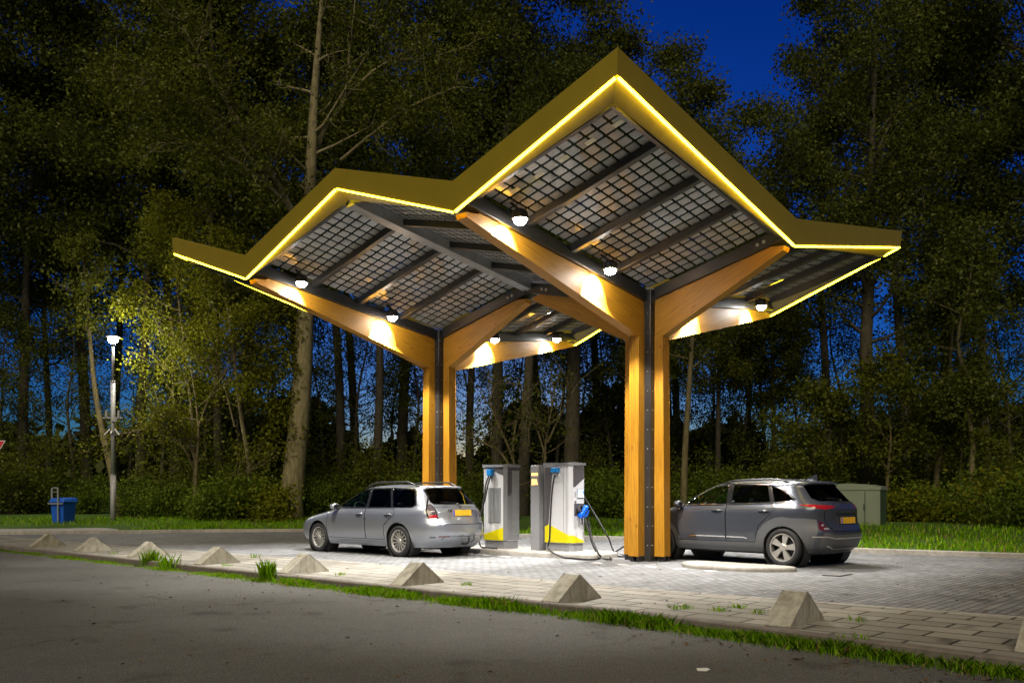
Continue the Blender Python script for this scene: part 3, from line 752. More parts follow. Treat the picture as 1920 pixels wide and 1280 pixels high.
def wheel(root, x, y, r, kind, side):
    M = Matrix.Translation((x, y, r)) @ Matrix.Rotation(R(-90 * side), 4, 'X') @ Matrix.Rotation(R(10 + 31 * x), 4, 'Z')   # local z points outward
    ri = r * (0.70 if kind == 'multi' else 0.71); tw = .105
    t = MB(); t.lathe([(ri, -tw), (r * .93, -tw), (r * .985, -tw * .7), (r, -tw * .3), (r, tw * .3), (r * .985, tw * .7), (r * .93, tw), (r * .86, tw * 1.08), (ri * 1.03, tw * .98), (ri, tw * .85)], 40, M, close=True)
    tyre = t.build('tyre', MT['rubber'], None, smooth=True)
    wo = bpy.data.objects.new('wheel', None); COL.objects.link(wo); wo.parent = root; wo.empty_display_size = .2
    tyre.parent = wo
    b = MB(); b.lathe([(.0001, -.02), (ri * .97, -.02), (ri, -.06)], 32, M); b.build('brake_drum', MT['alloy_dark'], wo, smooth=True)
    m = MB(); m.lathe([(ri * 1.0, tw * .9), (ri * 1.01, tw * .97), (ri * .95, tw * .93), (ri * .90, tw * .55), (ri * .90, -.05), (ri, -.05)], 40, M)
    z1 = tw * .72; n = 14 if kind == 'multi' else 5
    hr = .6 if kind == 'multi' else 1; m.lathe([(.0001, z1 + .012), (.05 * hr, z1 + .01), (.075 * hr, z1 - .005), (.08 * hr, z1 - .04)], 20, M)
    for k in range(n):
        Mk = M @ Matrix.Rotation(2 * math.pi * k / n, 4, 'Z')
        if kind == 'multi':
            a, bb, h0, h1 = .008, .013, .035, ri * .93
            m.hexa([Mk @ Vector(p) for p in ((h0, -a, z1 - .05), (h1, -bb, z1 - .05), (h1, bb, z1 - .05), (h0, a, z1 - .05))], [Mk @ Vector(p) for p in ((h0, -a, z1), (h1, -bb, z1 + .006), (h1, bb, z1 + .006), (h0, a, z1))])
        else:
            m.hexa([Mk @ Vector(p) for p in ((.05, -.028, z1 - .04), (ri * .93, -.035, z1 - .04), (ri * .88, .085, z1 - .04), (.05, .028, z1 - .04))], [Mk @ Vector(p) for p in ((.05, -.028, z1 + .004), (ri * .93, -.035, z1 + .008), (ri * .88, .085, z1 + .008), (.05, .028, z1 + .004))])
    m.build('rim', MT['alloy'], wo)
    return wo
def well(car, x, r, W, root):
    for s in (1, -1):
        m = MB(); M = Matrix.Translation((x, s * (W - .30), r * .9)) @ Matrix.Rotation(R(-90 * s), 4, 'X')
        m.lathe([(.0001, 0), (r * 1.16, 0), (r * 1.16, .285)], 28, M); m.build('wheel_well', MT['rubber'], root)
def seats(root, x1, x2, floor, mat='seat_fabric'):
    for x, ys in ((x1, (.36, -.36)), (x2, (.38, -.02, -.40))):
        for y in ys:
            m = MB(); M = Matrix.Translation((x, y, floor))
            m.box(-.05, .48, -.23, .23, .0, .16, M); Mb = M @ Matrix.Rotation(R(-18), 4, 'Y')
            m.box(-.12, .03, -.23, .23, .1, .62, Mb); m.box(-.10, .0, -.13, .13, .65, .83, Mb)
            m.build('seat', MT[mat], root, bevel=.03)
def common_inside(root, xd, L, floor=0.34):
    m = MB(); m.box(.45, L - 1.0, -.70, .70, .2, floor); m.build('floor_pan', MT['black_plastic'], root)
    m = MB(); m.box(xd, xd + .5, -.66, .66, .62, .93); m.build('dashboard', MT['black_plastic'], root, bevel=.05)
    m = MB(); M = Matrix.Translation((xd - .12, .36, .93)) @ Matrix.Rotation(R(-65), 4, 'Y'); k = 24
    for i in range(k):
        a, b = 2 * math.pi * i / k, 2 * math.pi * (i + 1) / k
        m.beam(M @ Vector((.185 * math.cos(a), .185 * math.sin(a), 0)), M @ Vector((.185 * math.cos(b), .185 * math.sin(b), 0)), .028, .028)
    m.beam(M @ Vector((0, -.18, 0)), M @ Vector((0, .18, 0)), .05, .03)
    m.build('steering_wheel', MT['black_plastic'], root)
def mirror(root, x, y, z, mat, s):
    m = MB(); prof = [(.0001, -.075), (.07, -.07), (.095, -.04), (.10, 0), (.09, .04), (.06, .075), (.0001, .09)]
    m.lathe(prof, 16, Matrix.Translation((x, s * (y + .10), z)) @ Matrix.Diagonal((1, 1.15, .72, 1)) @ Matrix.Rotation(R(90), 4, 'Y'))
    m.beam((x + .02, s * (y - .06), z - .05), (x + .02, s * (y + .05), z - .03), .06, .03)
    o = m.build('door_mirror', MT[mat], root, smooth=True)
    g = MB(); g.lathe([(.0001, -.082), (.06, -.0815), (.072, -.072)], 16, Matrix.Translation((x, s * (y + .10), z)) @ Matrix.Diagonal((1, 1.15, .72, 1)) @ Matrix.Rotation(R(90), 4, 'Y'))
    g.build('mirror_glass', MT['dark_trim'], o, smooth=True)
def handle(car, x, z, mat, s):
    d = car.dom(('s', x, z)); c = car.pt(d[0], d[1], .012, s)
    m = MB(); m.tube(catmull([c + Vector((-.11, -.012 * s, -.004)), c + Vector((-.06, .016 * s, .004)), c + Vector((.06, .016 * s, .004)), c + Vector((.11, -.012 * s, .0))], 3), .014, 8)
    h = m.build('door_handle', MT[mat], car.root, smooth=True)
    g = MB(); g.ball(c + Vector((0, -.006 * s, -.006)), .05, 6, (1.1, .16, .75)); g.build('handle_recess', MT['black_plastic'], h, smooth=True)
def rail(car, x0, x1, y, z, mat):
    for s in (1, -1):
        n = 10; pts = [Vector((x0 + (x1 - x0) * i / n, s * y(i / n), z(i / n))) for i in range(n + 1)]
        m = MB(); m.tube(pts, .017, 8); m.build('roof_rail', MT[mat], car.root, smooth=True)
def plate(root, x, y, z, tilt=0.0):
    M = Matrix.Translation((x, y, z)) @ Matrix.Rotation(R(tilt), 4, 'Y')
    m = MB(); m.box(-.012, 0, -.26, .26, -.055, .055, M); p = m.build('number_plate', MT['plate_yellow'], root, bevel=.004)
    m = MB(); m.box(-.0145, -.003, .215, .257, -.052, .052, M); m.build('plate_band', MT['plate_blue'], p)

# ---- silver estate car
head = R(138.4); fwd = Vector((math.cos(head), math.sin(head), 0)); lft = Vector((-fwd.y, fwd.x, 0))
c0 = Vector((-2.225, 17.50, 0)) - fwd * .98 - lft * .79
est = thing('estate_car', 'silver estate car with roof rails and tow bar, rear facing the photo', 'car', tuple(c0), head)
ec = Car([(.20, .12), (.30, .01), (.42, -.045), (.55, -.06), (.66, -.045), (.72, .0), (.80, .04), (.95, .09), (1.0, .145), (1.06, .19), (1.20, .31), (1.33, .44), (1.385, .48), (1.41, .46), (1.43, .55), (1.45, .80), (1.463, 1.2), (1.468, 1.7)],
         [(.20, 4.42), (.30, 4.58), (.45, 4.645), (.58, 4.63), (.68, 4.54), (.75, 4.36), (.82, 4.05), (.88, 3.70), (.925, 3.50), (.96, 3.40), (1.10, 3.12), (1.25, 2.80), (1.36, 2.54), (1.41, 2.36), (1.44, 2.18), (1.46, 2.0), (1.468, 1.85)],
         [(.20, .82), (.30, .865), (.45, .89), (.60, .898), (.75, .896), (.86, .878), (.93, .85), (.97, .825), (1.1, .765), (1.25, .69), (1.35, .635), (1.39, .60), (1.42, .54), (1.445, .43), (1.46, .25), (1.468, .10)], est)
W1 = [('s', 3.06, 1.00), ('s', 2.98, 1.04), ('s', 2.40, 1.335), ('s', 2.14, 1.365), ('s', 2.06, .99)]
W2 = [('s', 1.98, .99), ('s', 2.05, 1.365), ('s', 1.50, 1.37), ('s', 1.27, .995)]
W3 = [('s', 1.20, .995), ('s', 1.42, 1.37), ('s', .80, 1.345), ('s', .74, 1.32), ('s', .60, 1.05), ('s', .66, 1.01)]
DLO = [('s', 3.14, .965), ('s', 2.99, 1.06), ('s', 2.42, 1.36), ('s', 2.15, 1.388), ('s', 1.4, 1.392), ('s', .78, 1.37), ('s', .70, 1.33), ('s', .55, 1.04), ('s', .64, .985)]
RW = [('r', 0, 1.055), ('r', .56, 1.055), ('r', .60, 1.10), ('r', .545, 1.33), ('r', .50, 1.372), ('r', 0, 1.378)]
TL = [('r', .575, .78), ('s', .245, .78), ('s', .27, .84), ('s', .42, 1.20), ('s', .56, 1.335), ('r', .555, 1.33), ('r', .62, 1.10), ('r', .585, 1.0)]
TLc = [('r', .575, 1.06), ('s', .35, 1.06), ('s', .42, 1.20), ('s', .54, 1.32), ('r', .56, 1.32), ('r', .61, 1.10)]
TLr = [('r', .585, .79), ('s', .265, .79), ('s', .275, .85), ('r', .585, .85)]
TLk = [('s', .235, .775), ('s', .26, .775), ('s', .30, .87), ('s', .44, 1.20), ('s', .60, 1.36), ('s', .56, 1.36), ('s', .39, 1.20), ('s', .27, .86)]
WSC = [('f', 0, .985), ('f', .62, .985), ('f', .585, 1.10), ('f', .50, 1.35), ('f', 0, 1.375)]
HL = [('f', .40, .60), ('s', 4.30, .62), ('s', 4.12, .73), ('f', .42, .69)]
D1 = [('s', 3.30, .34), ('s', 3.33, .60), ('s', 3.28, .90), ('s', 3.16, .955), ('s', 2.05, .965), ('s', 2.00, .34)]
D2 = [('s', 1.99, .34), ('s', 2.04, .965), ('s', 1.16, .965), ('s', 1.10, .86), ('s', 1.42, .62), ('s', 1.40, .34)]
GATE = [('r', 0, .66), ('r', .58, .66), ('r', .605, .70), ('r', .60, .98), ('r', .62, 1.04), ('r', 0, 1.04)]
B2 = (1, -1)
ebody, em = build_body(ec, [('wheel_arch', None, arch(3.655, .365), None, B2), ('wheel_arch', None, arch(.98, .365), None, B2),
    ('side_window', 'car_glass', W1, None, B2), ('side_window', 'car_glass_dark', W2, None, B2), ('side_window', 'car_glass_dark', W3, None, B2), ('window_trim', 'dark_trim', DLO, None, B2),
    ('rear_window', 'car_glass_dark', RW, None, (B2,)), ('tail_lamp', 'lamp_red', TLr, None, B2), ('tail_lamp', 'lamp_clear', TLc, None, B2), ('tail_lamp', 'lamp_smoke', TL, None, B2),
    ('windscreen', 'car_glass', WSC, None, (B2,)), ('headlight', 'lamp_clear', HL, None, B2),
    ('front_door', 'silver_paint', D1, None, B2), ('rear_door', 'silver_paint', D2, None, B2), ('tailgate', 'silver_paint', GATE, None, (B2,))], 'body', 'silver_paint')
for sd in B2:
    for DD in (D1, D2):
        m = MB(); seam(ec, m, DD + DD[:1], .010, (sd,)); m.build('door_gap', MT['dark_trim'], ebody)
    m = MB()
    seam(ec, m, [('r', .605, 1.02), ('r', .60, .74), ('r', .575, .665), ('r', 0, .66)], .012, (sd,))
    seam(ec, m, TLk[:1] + [('s', .275, .87), ('s', .42, 1.20), ('s', .575, 1.345)], .035, (sd,))
    seam(ec, m, [('s', 3.36, .88), ('s', 3.8, .80), ('s', 4.1, .74)], .008, (sd,))
    split(m, 'panel_gap', MT['dark_trim'], ebody)
m = MB(); seam(ec, m, [('r', .56, .36), ('r', .50, .42), ('r', 0, .42)], .010, B2); seam(ec, m, [('r', .66, .41), ('s', .20, .41)], .02, B2); split(m, 'bumper_line', MT['dark_trim'], ebody)
m = MB(); seam(ec, m, [('r', .62, .425), ('r', .40, .425)], .022, B2); split(m, 'reflector', MT['lamp_dark_red'], ebody)
m = MB(); seam(ec, m, [('r', .60, 1.015), ('r', 0, 1.015)], .035, B2, .010); split(m, 'tailgate_strip', MT['silver_paint'], ebody)
m = MB(); seam(ec, m, [('s', 3.22, .285), ('s', 1.42, .27)], .05, B2, .012); split(m, 'sill_strip', MT['silver_paint'], ebody)
for x in (3.655, .98):
    for s in B2: wheel(est, x, s * .765, .322, 'multi', s)
    well(ec, x, .322, .87, est)
m = MB(); m.box(.35, 4.1, -.62, .62, .185, .23); m.build('underbody', MT['rubber'], est)
seats(est, 2.05, 1.12, .34); common_inside(est, 2.9, 4.65)
for s in B2:
    mirror(est, 3.02, .80, 1.0, 'silver_paint', s)
    for x in (2.22, 1.30): handle(ec, x, .85, 'silver_paint', s)
rail(ec, .72, 2.35, lambda t: .56 + .03 * math.sin(math.pi * t) - .01, lambda t: 1.405 + .105 * min(1, 6 * t) * min(1, 4.5 * (1 - t)) ** .8, 'steel_black')
plate(est, .050, 0, .885, 6)
m = MB(); m.box(.055, .16, -.38, .38, .80, .815); m.box(.06, .16, -.36, .36, .945, .965); split(m, 'plate_recess', MT['silver_paint'], ebody)
m = MB(); m.tube(catmull([(.2, 0, .28), (-.04, 0, .27), (-.13, 0, .30), (-.15, 0, .36)], 4), .022, 8); m.ball((-.15, 0, .385), .03, 6)
tb = m.build('tow_bar', MT['steel_black'], est, smooth=True)
m = MB(); m.tube(catmull([(-.10, -.1, .30), (-.12, -.16, .34), (-.08, -.22, .44), (-.06, -.22, .46)], 4), .014, 6); m.build('tow_socket_lead', MT['rubber'], tb)
m = MB(); m.beam((.20, -.02, 1.085), (.215, .42, 1.10), .016, .014); m.ball((.175, 0, 1.05), .03, 6); m.build('rear_wiper', MT['black_plastic'], est)
m = MB(); m.ball((.10, 0, 1.005), .035, 6, (.4, 1, 1)); m.build('tailgate_badge', MT['lamp_smoke'], est, smooth=True)
m = MB(); m.hexa([(.45, -.42, 1.390), (.45, .42, 1.390), (.60, .46, 1.40), (.60, -.46, 1.40)], [(.47, -.40, 1.408), (.47, .40, 1.408), (.66, .44, 1.434), (.66, -.44, 1.434)]); m.build('roof_spoiler', MT['silver_paint'], est, bevel=.012)

# ---- grey crossover car
head = R(133.0); fwd = Vector((math.cos(head), math.sin(head), 0)); lft = Vector((-fwd.y, fwd.x, 0))
c0 = Vector((4.706, 15.0, 0)) - fwd * .80 - lft * .80
suv = thing('crossover_car', 'dark grey crossover car with red tail lamps behind the front column', 'car', tuple(c0), head)
kc = Car([(.24, .20), (.34, .07), (.45, .02), (.58, .0), (.66, .03), (.74, .075), (.85, .09), (1.0, .10), (1.06, .13), (1.11, .19), (1.16, .26), (1.30, .385), (1.40, .47), (1.425, .40), (1.445, .36), (1.46, .42), (1.49, .66), (1.52, 1.0), (1.54, 1.35), (1.546, 1.6)],
         [(.24, 3.96), (.34, 4.10), (.48, 4.17), (.65, 4.165), (.80, 4.08), (.90, 3.90), (.97, 3.58), (1.02, 3.34), (1.05, 3.20), (1.09, 3.10), (1.25, 2.82), (1.38, 2.56), (1.45, 2.36), (1.50, 2.16), (1.53, 1.95), (1.546, 1.75)],
         [(.24, .83), (.34, .88), (.48, .90), (.65, .90), (.80, .895), (.93, .885), (1.02, .855), (1.06, .825), (1.2, .76), (1.35, .69), (1.42, .65), (1.46, .59), (1.50, .48), (1.53, .30), (1.546, .12)], suv)
W1 = [('s', 2.93, 1.07), ('s', 2.86, 1.11), ('s', 2.32, 1.38), ('s', 2.02, 1.42), ('s', 1.96, 1.085)]
W2 = [('s', 1.86, 1.09), ('s', 1.90, 1.425), ('s', 1.22, 1.42), ('s', 1.08, 1.115)]
W3 = [('s', 1.00, 1.12), ('s', 1.13, 1.405), ('s', .86, 1.30), ('s', .66, 1.165), ('s', .68, 1.135)]
DLO = [('s', 2.99, 1.04), ('s', 2.86, 1.135), ('s', 2.33, 1.405), ('s', 2.02, 1.445), ('s', 1.22, 1.445), ('s', .84, 1.32), ('s', .61, 1.165), ('s', .66, 1.115), ('s', 1.9, 1.06)]
RW = [('r', 0, 1.13), ('r', .56, 1.13), ('r', .63, 1.18), ('r', .57, 1.39), ('r', .52, 1.405), ('r', 0, 1.41)]
CP = [('s', .33, 1.18), ('s', .52, 1.40), ('s', .70, 1.42), ('s', .46, 1.20)]
TL = [('r', .34, 1.02), ('r', .62, .985), ('s', .17, .985), ('s', .40, 1.045), ('s', .56, 1.075), ('s', .34, 1.075), ('r', .66, 1.07), ('r', .34, 1.055)]
CLR = [('s', 0.80 + .53, .24), ('s', 1.33, .46)] + [('s', .80 + .535 * math.cos(math.pi * i / 12), .36 + .50 * math.sin(math.pi * i / 12)) for i in range(1, 8)] + [('s', .42, .84), ('s', .26, .82), ('s', .22, .60), ('s', .32, .30), ('s', .36, .24)]
CLF = [('s', 3.40 + .47, .24)] + [('s', 3.40 + .47 * math.cos(math.pi * i / 12), .34 + .45 * math.sin(math.pi * i / 12)) for i in range(13)] + [('s', 2.93, .24)]
SILL = [('s', 2.95, .24), ('s', 2.95, .40), ('s', 1.32, .40), ('s', 1.32, .24)]
FOG = [('r', .60, .63), ('s', .14, .63), ('s', .22, .66), ('s', .24, .80), ('r', .68, .80), ('r', .62, .76)]
BMP = [('r', 0, .24), ('r', .80, .24), ('s', .27, .24), ('s', .25, .30), ('s', .18, .50), ('s', .14, .60), ('r', .60, .60), ('r', .50, .56), ('r', 0, .56)]
WSC = [('f', 0, 1.09), ('f', .66, 1.09), ('f', .61, 1.22), ('f', .53, 1.43), ('f', 0, 1.46)]
HL = [('f', .45, .70), ('s', 3.90, .72), ('s', 3.80, .80), ('f', .45, .78)]
D1 = [('s', 2.98, .41), ('s', 3.02, .70), ('s', 3.0, 1.03), ('s', 1.95, 1.055), ('s', 1.92, .41)]
D2 = [('s', 1.91, .41), ('s', 1.94, 1.055), ('s', 1.02, 1.085), ('s', .98, .96), ('s', 1.26, .70), ('s', 1.33, .41)]
GATE = [('r', 0, .62), ('r', .50, .62), ('r', .60, .80), ('r', .60, .96), ('r', .30, .99), ('r', .30, 1.10), ('r', 0, 1.10)]
kbody, km = build_body(kc, [('wheel_arch', None, arch(3.40, .37), None, B2), ('wheel_arch', None, arch(.80, .37), None, B2),
    ('side_window', 'car_glass', W1, None, B2), ('side_window', 'car_glass_dark', W2, None, B2), ('side_window', 'car_glass_dark', W3, None, B2), ('window_trim', 'dark_trim', DLO, None, B2),
    ('rear_window', 'car_glass_dark', RW, None, (B2,)), ('tail_lamp', 'lamp_red', TL, None, B2), ('reversing_lamp', 'lamp_dark_red', FOG, None, B2),
    ('rear_bumper', 'cladding', BMP, None, (B2,)), ('wheel_cladding', 'cladding', CLR, None, B2), ('wheel_cladding', 'cladding', CLF, None, B2), ('sill', 'cladding', SILL, None, B2),
    ('windscreen', 'car_glass', WSC, None, (B2,)), ('headlight', 'lamp_clear', HL, None, B2),
    ('front_door', 'graphite_paint', D1, None, B2), ('rear_door', 'graphite_paint', D2, None, B2), ('tailgate', 'graphite_paint', GATE, None, (B2,))], 'body', 'graphite_paint')
for sd in B2:
    for DD in (D1, D2):
        m = MB(); seam(kc, m, DD + DD[:1], .010, (sd,)); m.build('door_gap', MT['dark_trim'], kbody)
    m = MB()
    seam(kc, m, [('r', .0, .62), ('r', .50, .62), ('r', .60, .80), ('r', .60, .97)], .012, (sd,)); seam(kc, m, [('s', 3.02, 1.0), ('s', 3.5, .97), ('s', 3.9, .87)], .008, (sd,))
    split(m, 'panel_gap', MT['dark_trim'], kbody)
m = MB(); seam(kc, m, [('s', 2.72, .475), ('s', 2.6, .49), ('s', 1.93, .49)], .022, B2, .010); seam(kc, m, [('s', 1.90, .49), ('s', 1.55, .487), ('s', 1.48, .47)], .022, B2, .010); split(m, 'door_strip', MT['chrome'], kbody)
m = MB(); seam(kc, m, [('s', 3.0, 1.062), ('s', 1.95, 1.075), ('s', 1.05, 1.10), ('s', .66, 1.13)], .014, B2, .006); split(m, 'window_strip', MT['chrome'], kbody)
m = MB(); seam(kc, m, [('r', .0, .50), ('r', .48, .50), ('r', .62, .53), ('r', .80, .53)], .022, B2, .012); seam(kc, m, [('r', 0, .33), ('r', .45, .33), ('r', .6, .38)], .03, B2, .014); split(m, 'bumper_strip', MT['alloy'], kbody)
m = MB(); seam(kc, m, [('r', .58, .665), ('r', .66, .665)], .03, B2, .008); seam(kc, m, [('r', .64, .74), ('r', .67, .71)], .03, B2, .008); split(m, 'lamp_insert', MT['lamp_clear'], kbody)
m = MB(); seam(kc, m, [('r', .36, .915), ('r', 0, .915)], .02, B2, .012); split(m, 'tailgate_strip', MT['black_plastic'], kbody)
for x in (3.40, .80):
    for s in B2: wheel(suv, x, s * .785, .335, 'five', s)
    well(kc, x, .335, .88, suv)
m = MB(); m.box(.40, 3.7, -.62, .62, .215, .26); m.build('underbody', MT['rubber'], suv)
seats(suv, 1.95, 1.02, .40, 'seat_light'); common_inside(suv, 2.72, 4.18, .40)
for s in B2:
    mirror(suv, 2.94, .83, 1.07, 'graphite_paint', s)
    for x in (2.12, 1.16): handle(kc, x, .955, 'graphite_paint', s)
rail(kc, .78, 2.22, lambda t: .59, lambda t: 1.435 + .07 * min(1, 6 * t) * min(1, 6 * (1 - t)) + .02 * math.sin(math.pi * t) - .02 * t, 'steel_black')
plate(suv, .065, 0, .80, 3)
m = MB(); m.prism([(.62, -.012, 1.475), (.88, -.012, 1.505), (.66, -.012, 1.60), (.62, -.012, 1.60)], (0, .024, 0)); m.ball((.74, 0, 1.495), .07, 6, (1.6, .5, .4)); m.build('roof_aerial', MT['graphite_paint'], suv)
m = MB(); m.beam((.21, -.02, 1.16), (.25, .38, 1.185), .016, .014); m.ball((.20, 0, 1.14), .03, 6); m.build('rear_wiper', MT['black_plastic'], suv)
# ------------------------------------------------------------------ chargers
def cable(name, pts, parent=None, label=None, cat=None, rad=.017, k=7, world=True):
    m = MB(); m.tube(catmull(pts, k), rad, 8)
    o = m.build(name, MT['rubber'], parent, smooth=True, world=world and parent is not None)
    if label: tag(o, label, cat)
    return o
def charger(corner_u, corner_v, label, W, Dp, H, z0=.10):
    """local frame: x along +U (away to the left), y along +V (towards the road); near corner at the origin"""
    t = thing('fast_charger', label, 'charger', tuple(P(corner_u, corner_v, z0)), math.atan2(U[1], U[0]), 'fast chargers on the island')
    c = .07
    def outline(g=0): return [(c - g * .4, 0 + g), (W + g, 0 + g), (W + g, -Dp - g), (-g, -Dp - g), (-g, -c + g * .4)]
    m = MB(); m.prism([Vector((x, y, .17)) for x, y in outline(-.012)], (0, 0, H - .17 - .05)); m.build('housing', MT['charger_white'], t, bevel=.008)
    m = MB(); m.prism([Vector((x, y, 0)) for x, y in outline(-.03)], (0, 0, .17)); m.build('plinth', MT['charger_grey'], t)
    m = MB(); m.prism([Vector((x, y, H - .05)) for x, y in outline(.012)], (0, 0, .05)); m.build('top_cap', MT['charger_grey'], t, bevel=.006)
    return t
def plate_v(t, name, poly, mat, off=.004, th=.012):      # flat shape on the road side face (x, z)
    m = MB(); m.prism([Vector((x, -.012 + off, z)) for x, z in poly], (0, -th, 0)); return m.build(name, MT[mat], t)
def plate_u(t, name, poly, mat, off=.004, th=.012):      # flat shape on the right hand face (y, z)
    m = MB(); m.prism([Vector((.012 - off, y, z)) for y, z in poly], (th, 0, 0)); return m.build(name, MT[mat], t)
def rect(a, b, c, d): return [(a, c), (b, c), (b, d), (a, d)]
H = 1.80
# near charger, right
t2 = charger(1.66, .22, 'right hand charger with lit screen, blue plug and black cable hanging down its front', .72, .45, H)
plate_v(t2, 'base_panel', [(.075, .175), (.70, .175), (.70, .49), (.60, .54), (.075, .33)], 'charger_yellow', .006)
m = MB(); m.prism([Vector((.068, .006, .0)), Vector((-.006, -.068, .0)), Vector((.0, -.074, 0)), Vector((.074, -.0, 0))], (0, 0, .145)); cpn = m.build('base_panel', MT['charger_yellow'], t2); cpn.location = (0, 0, .18)
plate_u(t2, 'base_panel', [(-.075, .175), (-.44, .175), (-.44, .195), (-.075, .33)], 'charger_yellow', .006)
plate_v(t2, 'dark_panel', [(.70, .50), (.605, .548), (.50, H - .09), (.70, H - .09)], 'charger_dark', .006)
plate_u(t2, 'dark_panel', [(-.075, H - .09), (-.075, 1.32), (-.12, 1.30), (-.42, 1.48), (-.42, H - .09)], 'charger_dark', .006)
plate_u(t2, 'screen_frame', rect(-.20, -.42, 1.08, 1.27), 'charger_grey', .010)
s = plate_u(t2, 'screen', rect(-.215, -.405, 1.095, 1.255), 'screen', .014); plate_u(t2, 'screen_banner', [(-.215, 1.225), (-.405, 1.225), (-.405, 1.15), (-.39, 1.16), (-.37, 1.21), (-.215, 1.21)], 'screen_blue', .017)
plate_u(t2, 'card_reader', [(-.13, 1.02), (-.16, 1.03), (-.175, 1.0), (-.15, .98), (-.13, .99)], 'charger_dark', .012)
plate_u(t2, 'key_symbols', rect(-.125, -.15, 1.10, 1.21), 'charger_vent', .007)
plate_u(t2, 'plug_holder', rect(-.11, -.43, .74, .97), 'charger_dark', .014)
plate_u(t2, 'plug_slot', rect(-.35, -.385, .54, .68), 'black_plastic', .008)
plate_v(t2, 'cable_plate', rect(.30, .46, 1.42, 1.72), 'charger_white', .012)
plate_v(t2, 'seam', rect(.205, .212, .40, 1.70), 'charger_vent', .0045); plate_v(t2, 'seam', rect(.12, .126, .36, 1.70), 'charger_vent', .0045)
m = MB(); m.box(.30, .47, -.02, .09, 1.60, 1.70); m.build('cable_holder', MT['holder_blue'], t2, bevel=.015)
m = MB(); m.box(.33, .44, -.01, .07, 1.54, 1.60); m.build('cable_gland', MT['charger_grey'], t2, bevel=.01)
pl = MB()
Mx = Matrix.Translation((-.09, -.27, .80)) @ Matrix.Rotation(R(28), 4, 'X') @ Matrix.Rotation(R(-18), 4, 'Y')
pl.lathe([(.0001, .15), (.045, .15), (.055, .10), (.05, .02), (.065, -.03), (.062, -.11), (.04, -.14), (.0001, -.14)], 14, Mx)
pl.tube([Mx @ Vector(p) for p in ((0, -.04, .10), (-.02, -.10, .07), (-.02, -.12, -.02), (0, -.07, -.09))], .02, 8)
pl.build('charging_plug', MT['connector_blue'], t2, smooth=True)
m = MB(); m.lathe([(.0001, -.05), (.06, -.05), (.065, .0), (.05, .05)], 14, Matrix.Translation((-.06, -.21, .86)) @ Matrix.Rotation(R(-70), 4, 'Y')); m.build('plug_socket', MT['charger_dark'], t2, smooth=True)
def L2(x, y, z): return P(1.66 + x, .22 + y, z + .10)
cable('charging_cable', [L2(.385, .04, 1.56), L2(.375, .10, 1.45), L2(.41, .12, 1.1), L2(.45, .12, .6), L2(.46, .13, .25), L2(.42, .22, .06), G(1052, 1043, .115), G(1072, 1046, .113), G(1100, 1048.5, .05), G(1118, 1047.5, .02), G(1128, 1044, .02), G(1122, 1037, .12), L2(-.30, -.30, .25), L2(-.20, -.29, .45), L2(-.13, -.28, .66)], t2, rad=.018)
cable('charging_cable', [L2(-.12, -.30, .66), L2(-.22, -.33, .3), L2(-.38, -.30, .05), G(1135, 1040, .02), G(1146, 1046.5, .02), G(1140, 1048, .02), G(1122, 1043, .02), L2(-.22, -.46, .12), L2(-.10, -.47, .5), L2(-.03, -.46, .8), L2(.05, -.46, .9)], t2, rad=.016)
cable('charging_cable', [L2(.1, -.45, 1.2), L2(-.10, -.50, .9), L2(-.45, -.62, .30), G(1152, 1034, .02), G(1176, 1041.5, .02), G(1172, 1043, .02), G(1147, 1040.5, .02), G(1150, 1036, .02), G(1185, 1016, .02), G(1215, 1013, .02)], t2, rad=.016)
# slim payment totem beside it
tt = thing('payment_totem', 'slim grey payment totem with glowing orange characters beside the right hand charger', 'totem', tuple(P(2.48, .26, .10)), math.atan2(U[1], U[0]))
m = MB(); m.box(0, .235, -.45, 0, 0, 1.76); m.build('housing', MT['charger_grey'], tt, bevel=.012)
m = MB(); m.box(-.006, .005, -.36, -.10, .12, 1.22); tp = m.build('side_recess', MT['charger_vent'], tt, bevel=.003)
m = MB(); m.box(-.014, -.006, -.20, -.17, .62, 1.12); m.build('slot', MT['black_plastic'], tp)
m = MB(); m.box(.02, .215, .0, .004, 1.33, 1.68); dp = m.build('display', MT['charger_grey'], tt)
tc = bpy.data.curves.new('display_text', 'FONT'); tc.body = '5IA'; tc.size = .155; tc.extrude = .004; tc.offset = .006; tc.align_x = 'CENTER'
to = bpy.data.objects.new('display_text', tc); COL.objects.link(to)
deps = bpy.context.evaluated_depsgraph_get(); me = bpy.data.meshes.new_from_object(to.evaluated_get(deps)); bpy.data.objects.remove(to)
to = bpy.data.objects.new('display_text', me); COL.objects.link(to); me.materials.clear(); me.materials.append(MT['display_orange'])
to.parent = tt; to.location = (.1175, .007, 1.36); to.rotation_euler = (R(90), 0, R(180)); to.scale = (.72, 1, 1)
m = MB()
for k in range(6): m.box(.03 + k * .029, .052 + k * .029, .002, .009, 1.545, 1.60)
m.build('display_line', MT['display_orange'], tt)
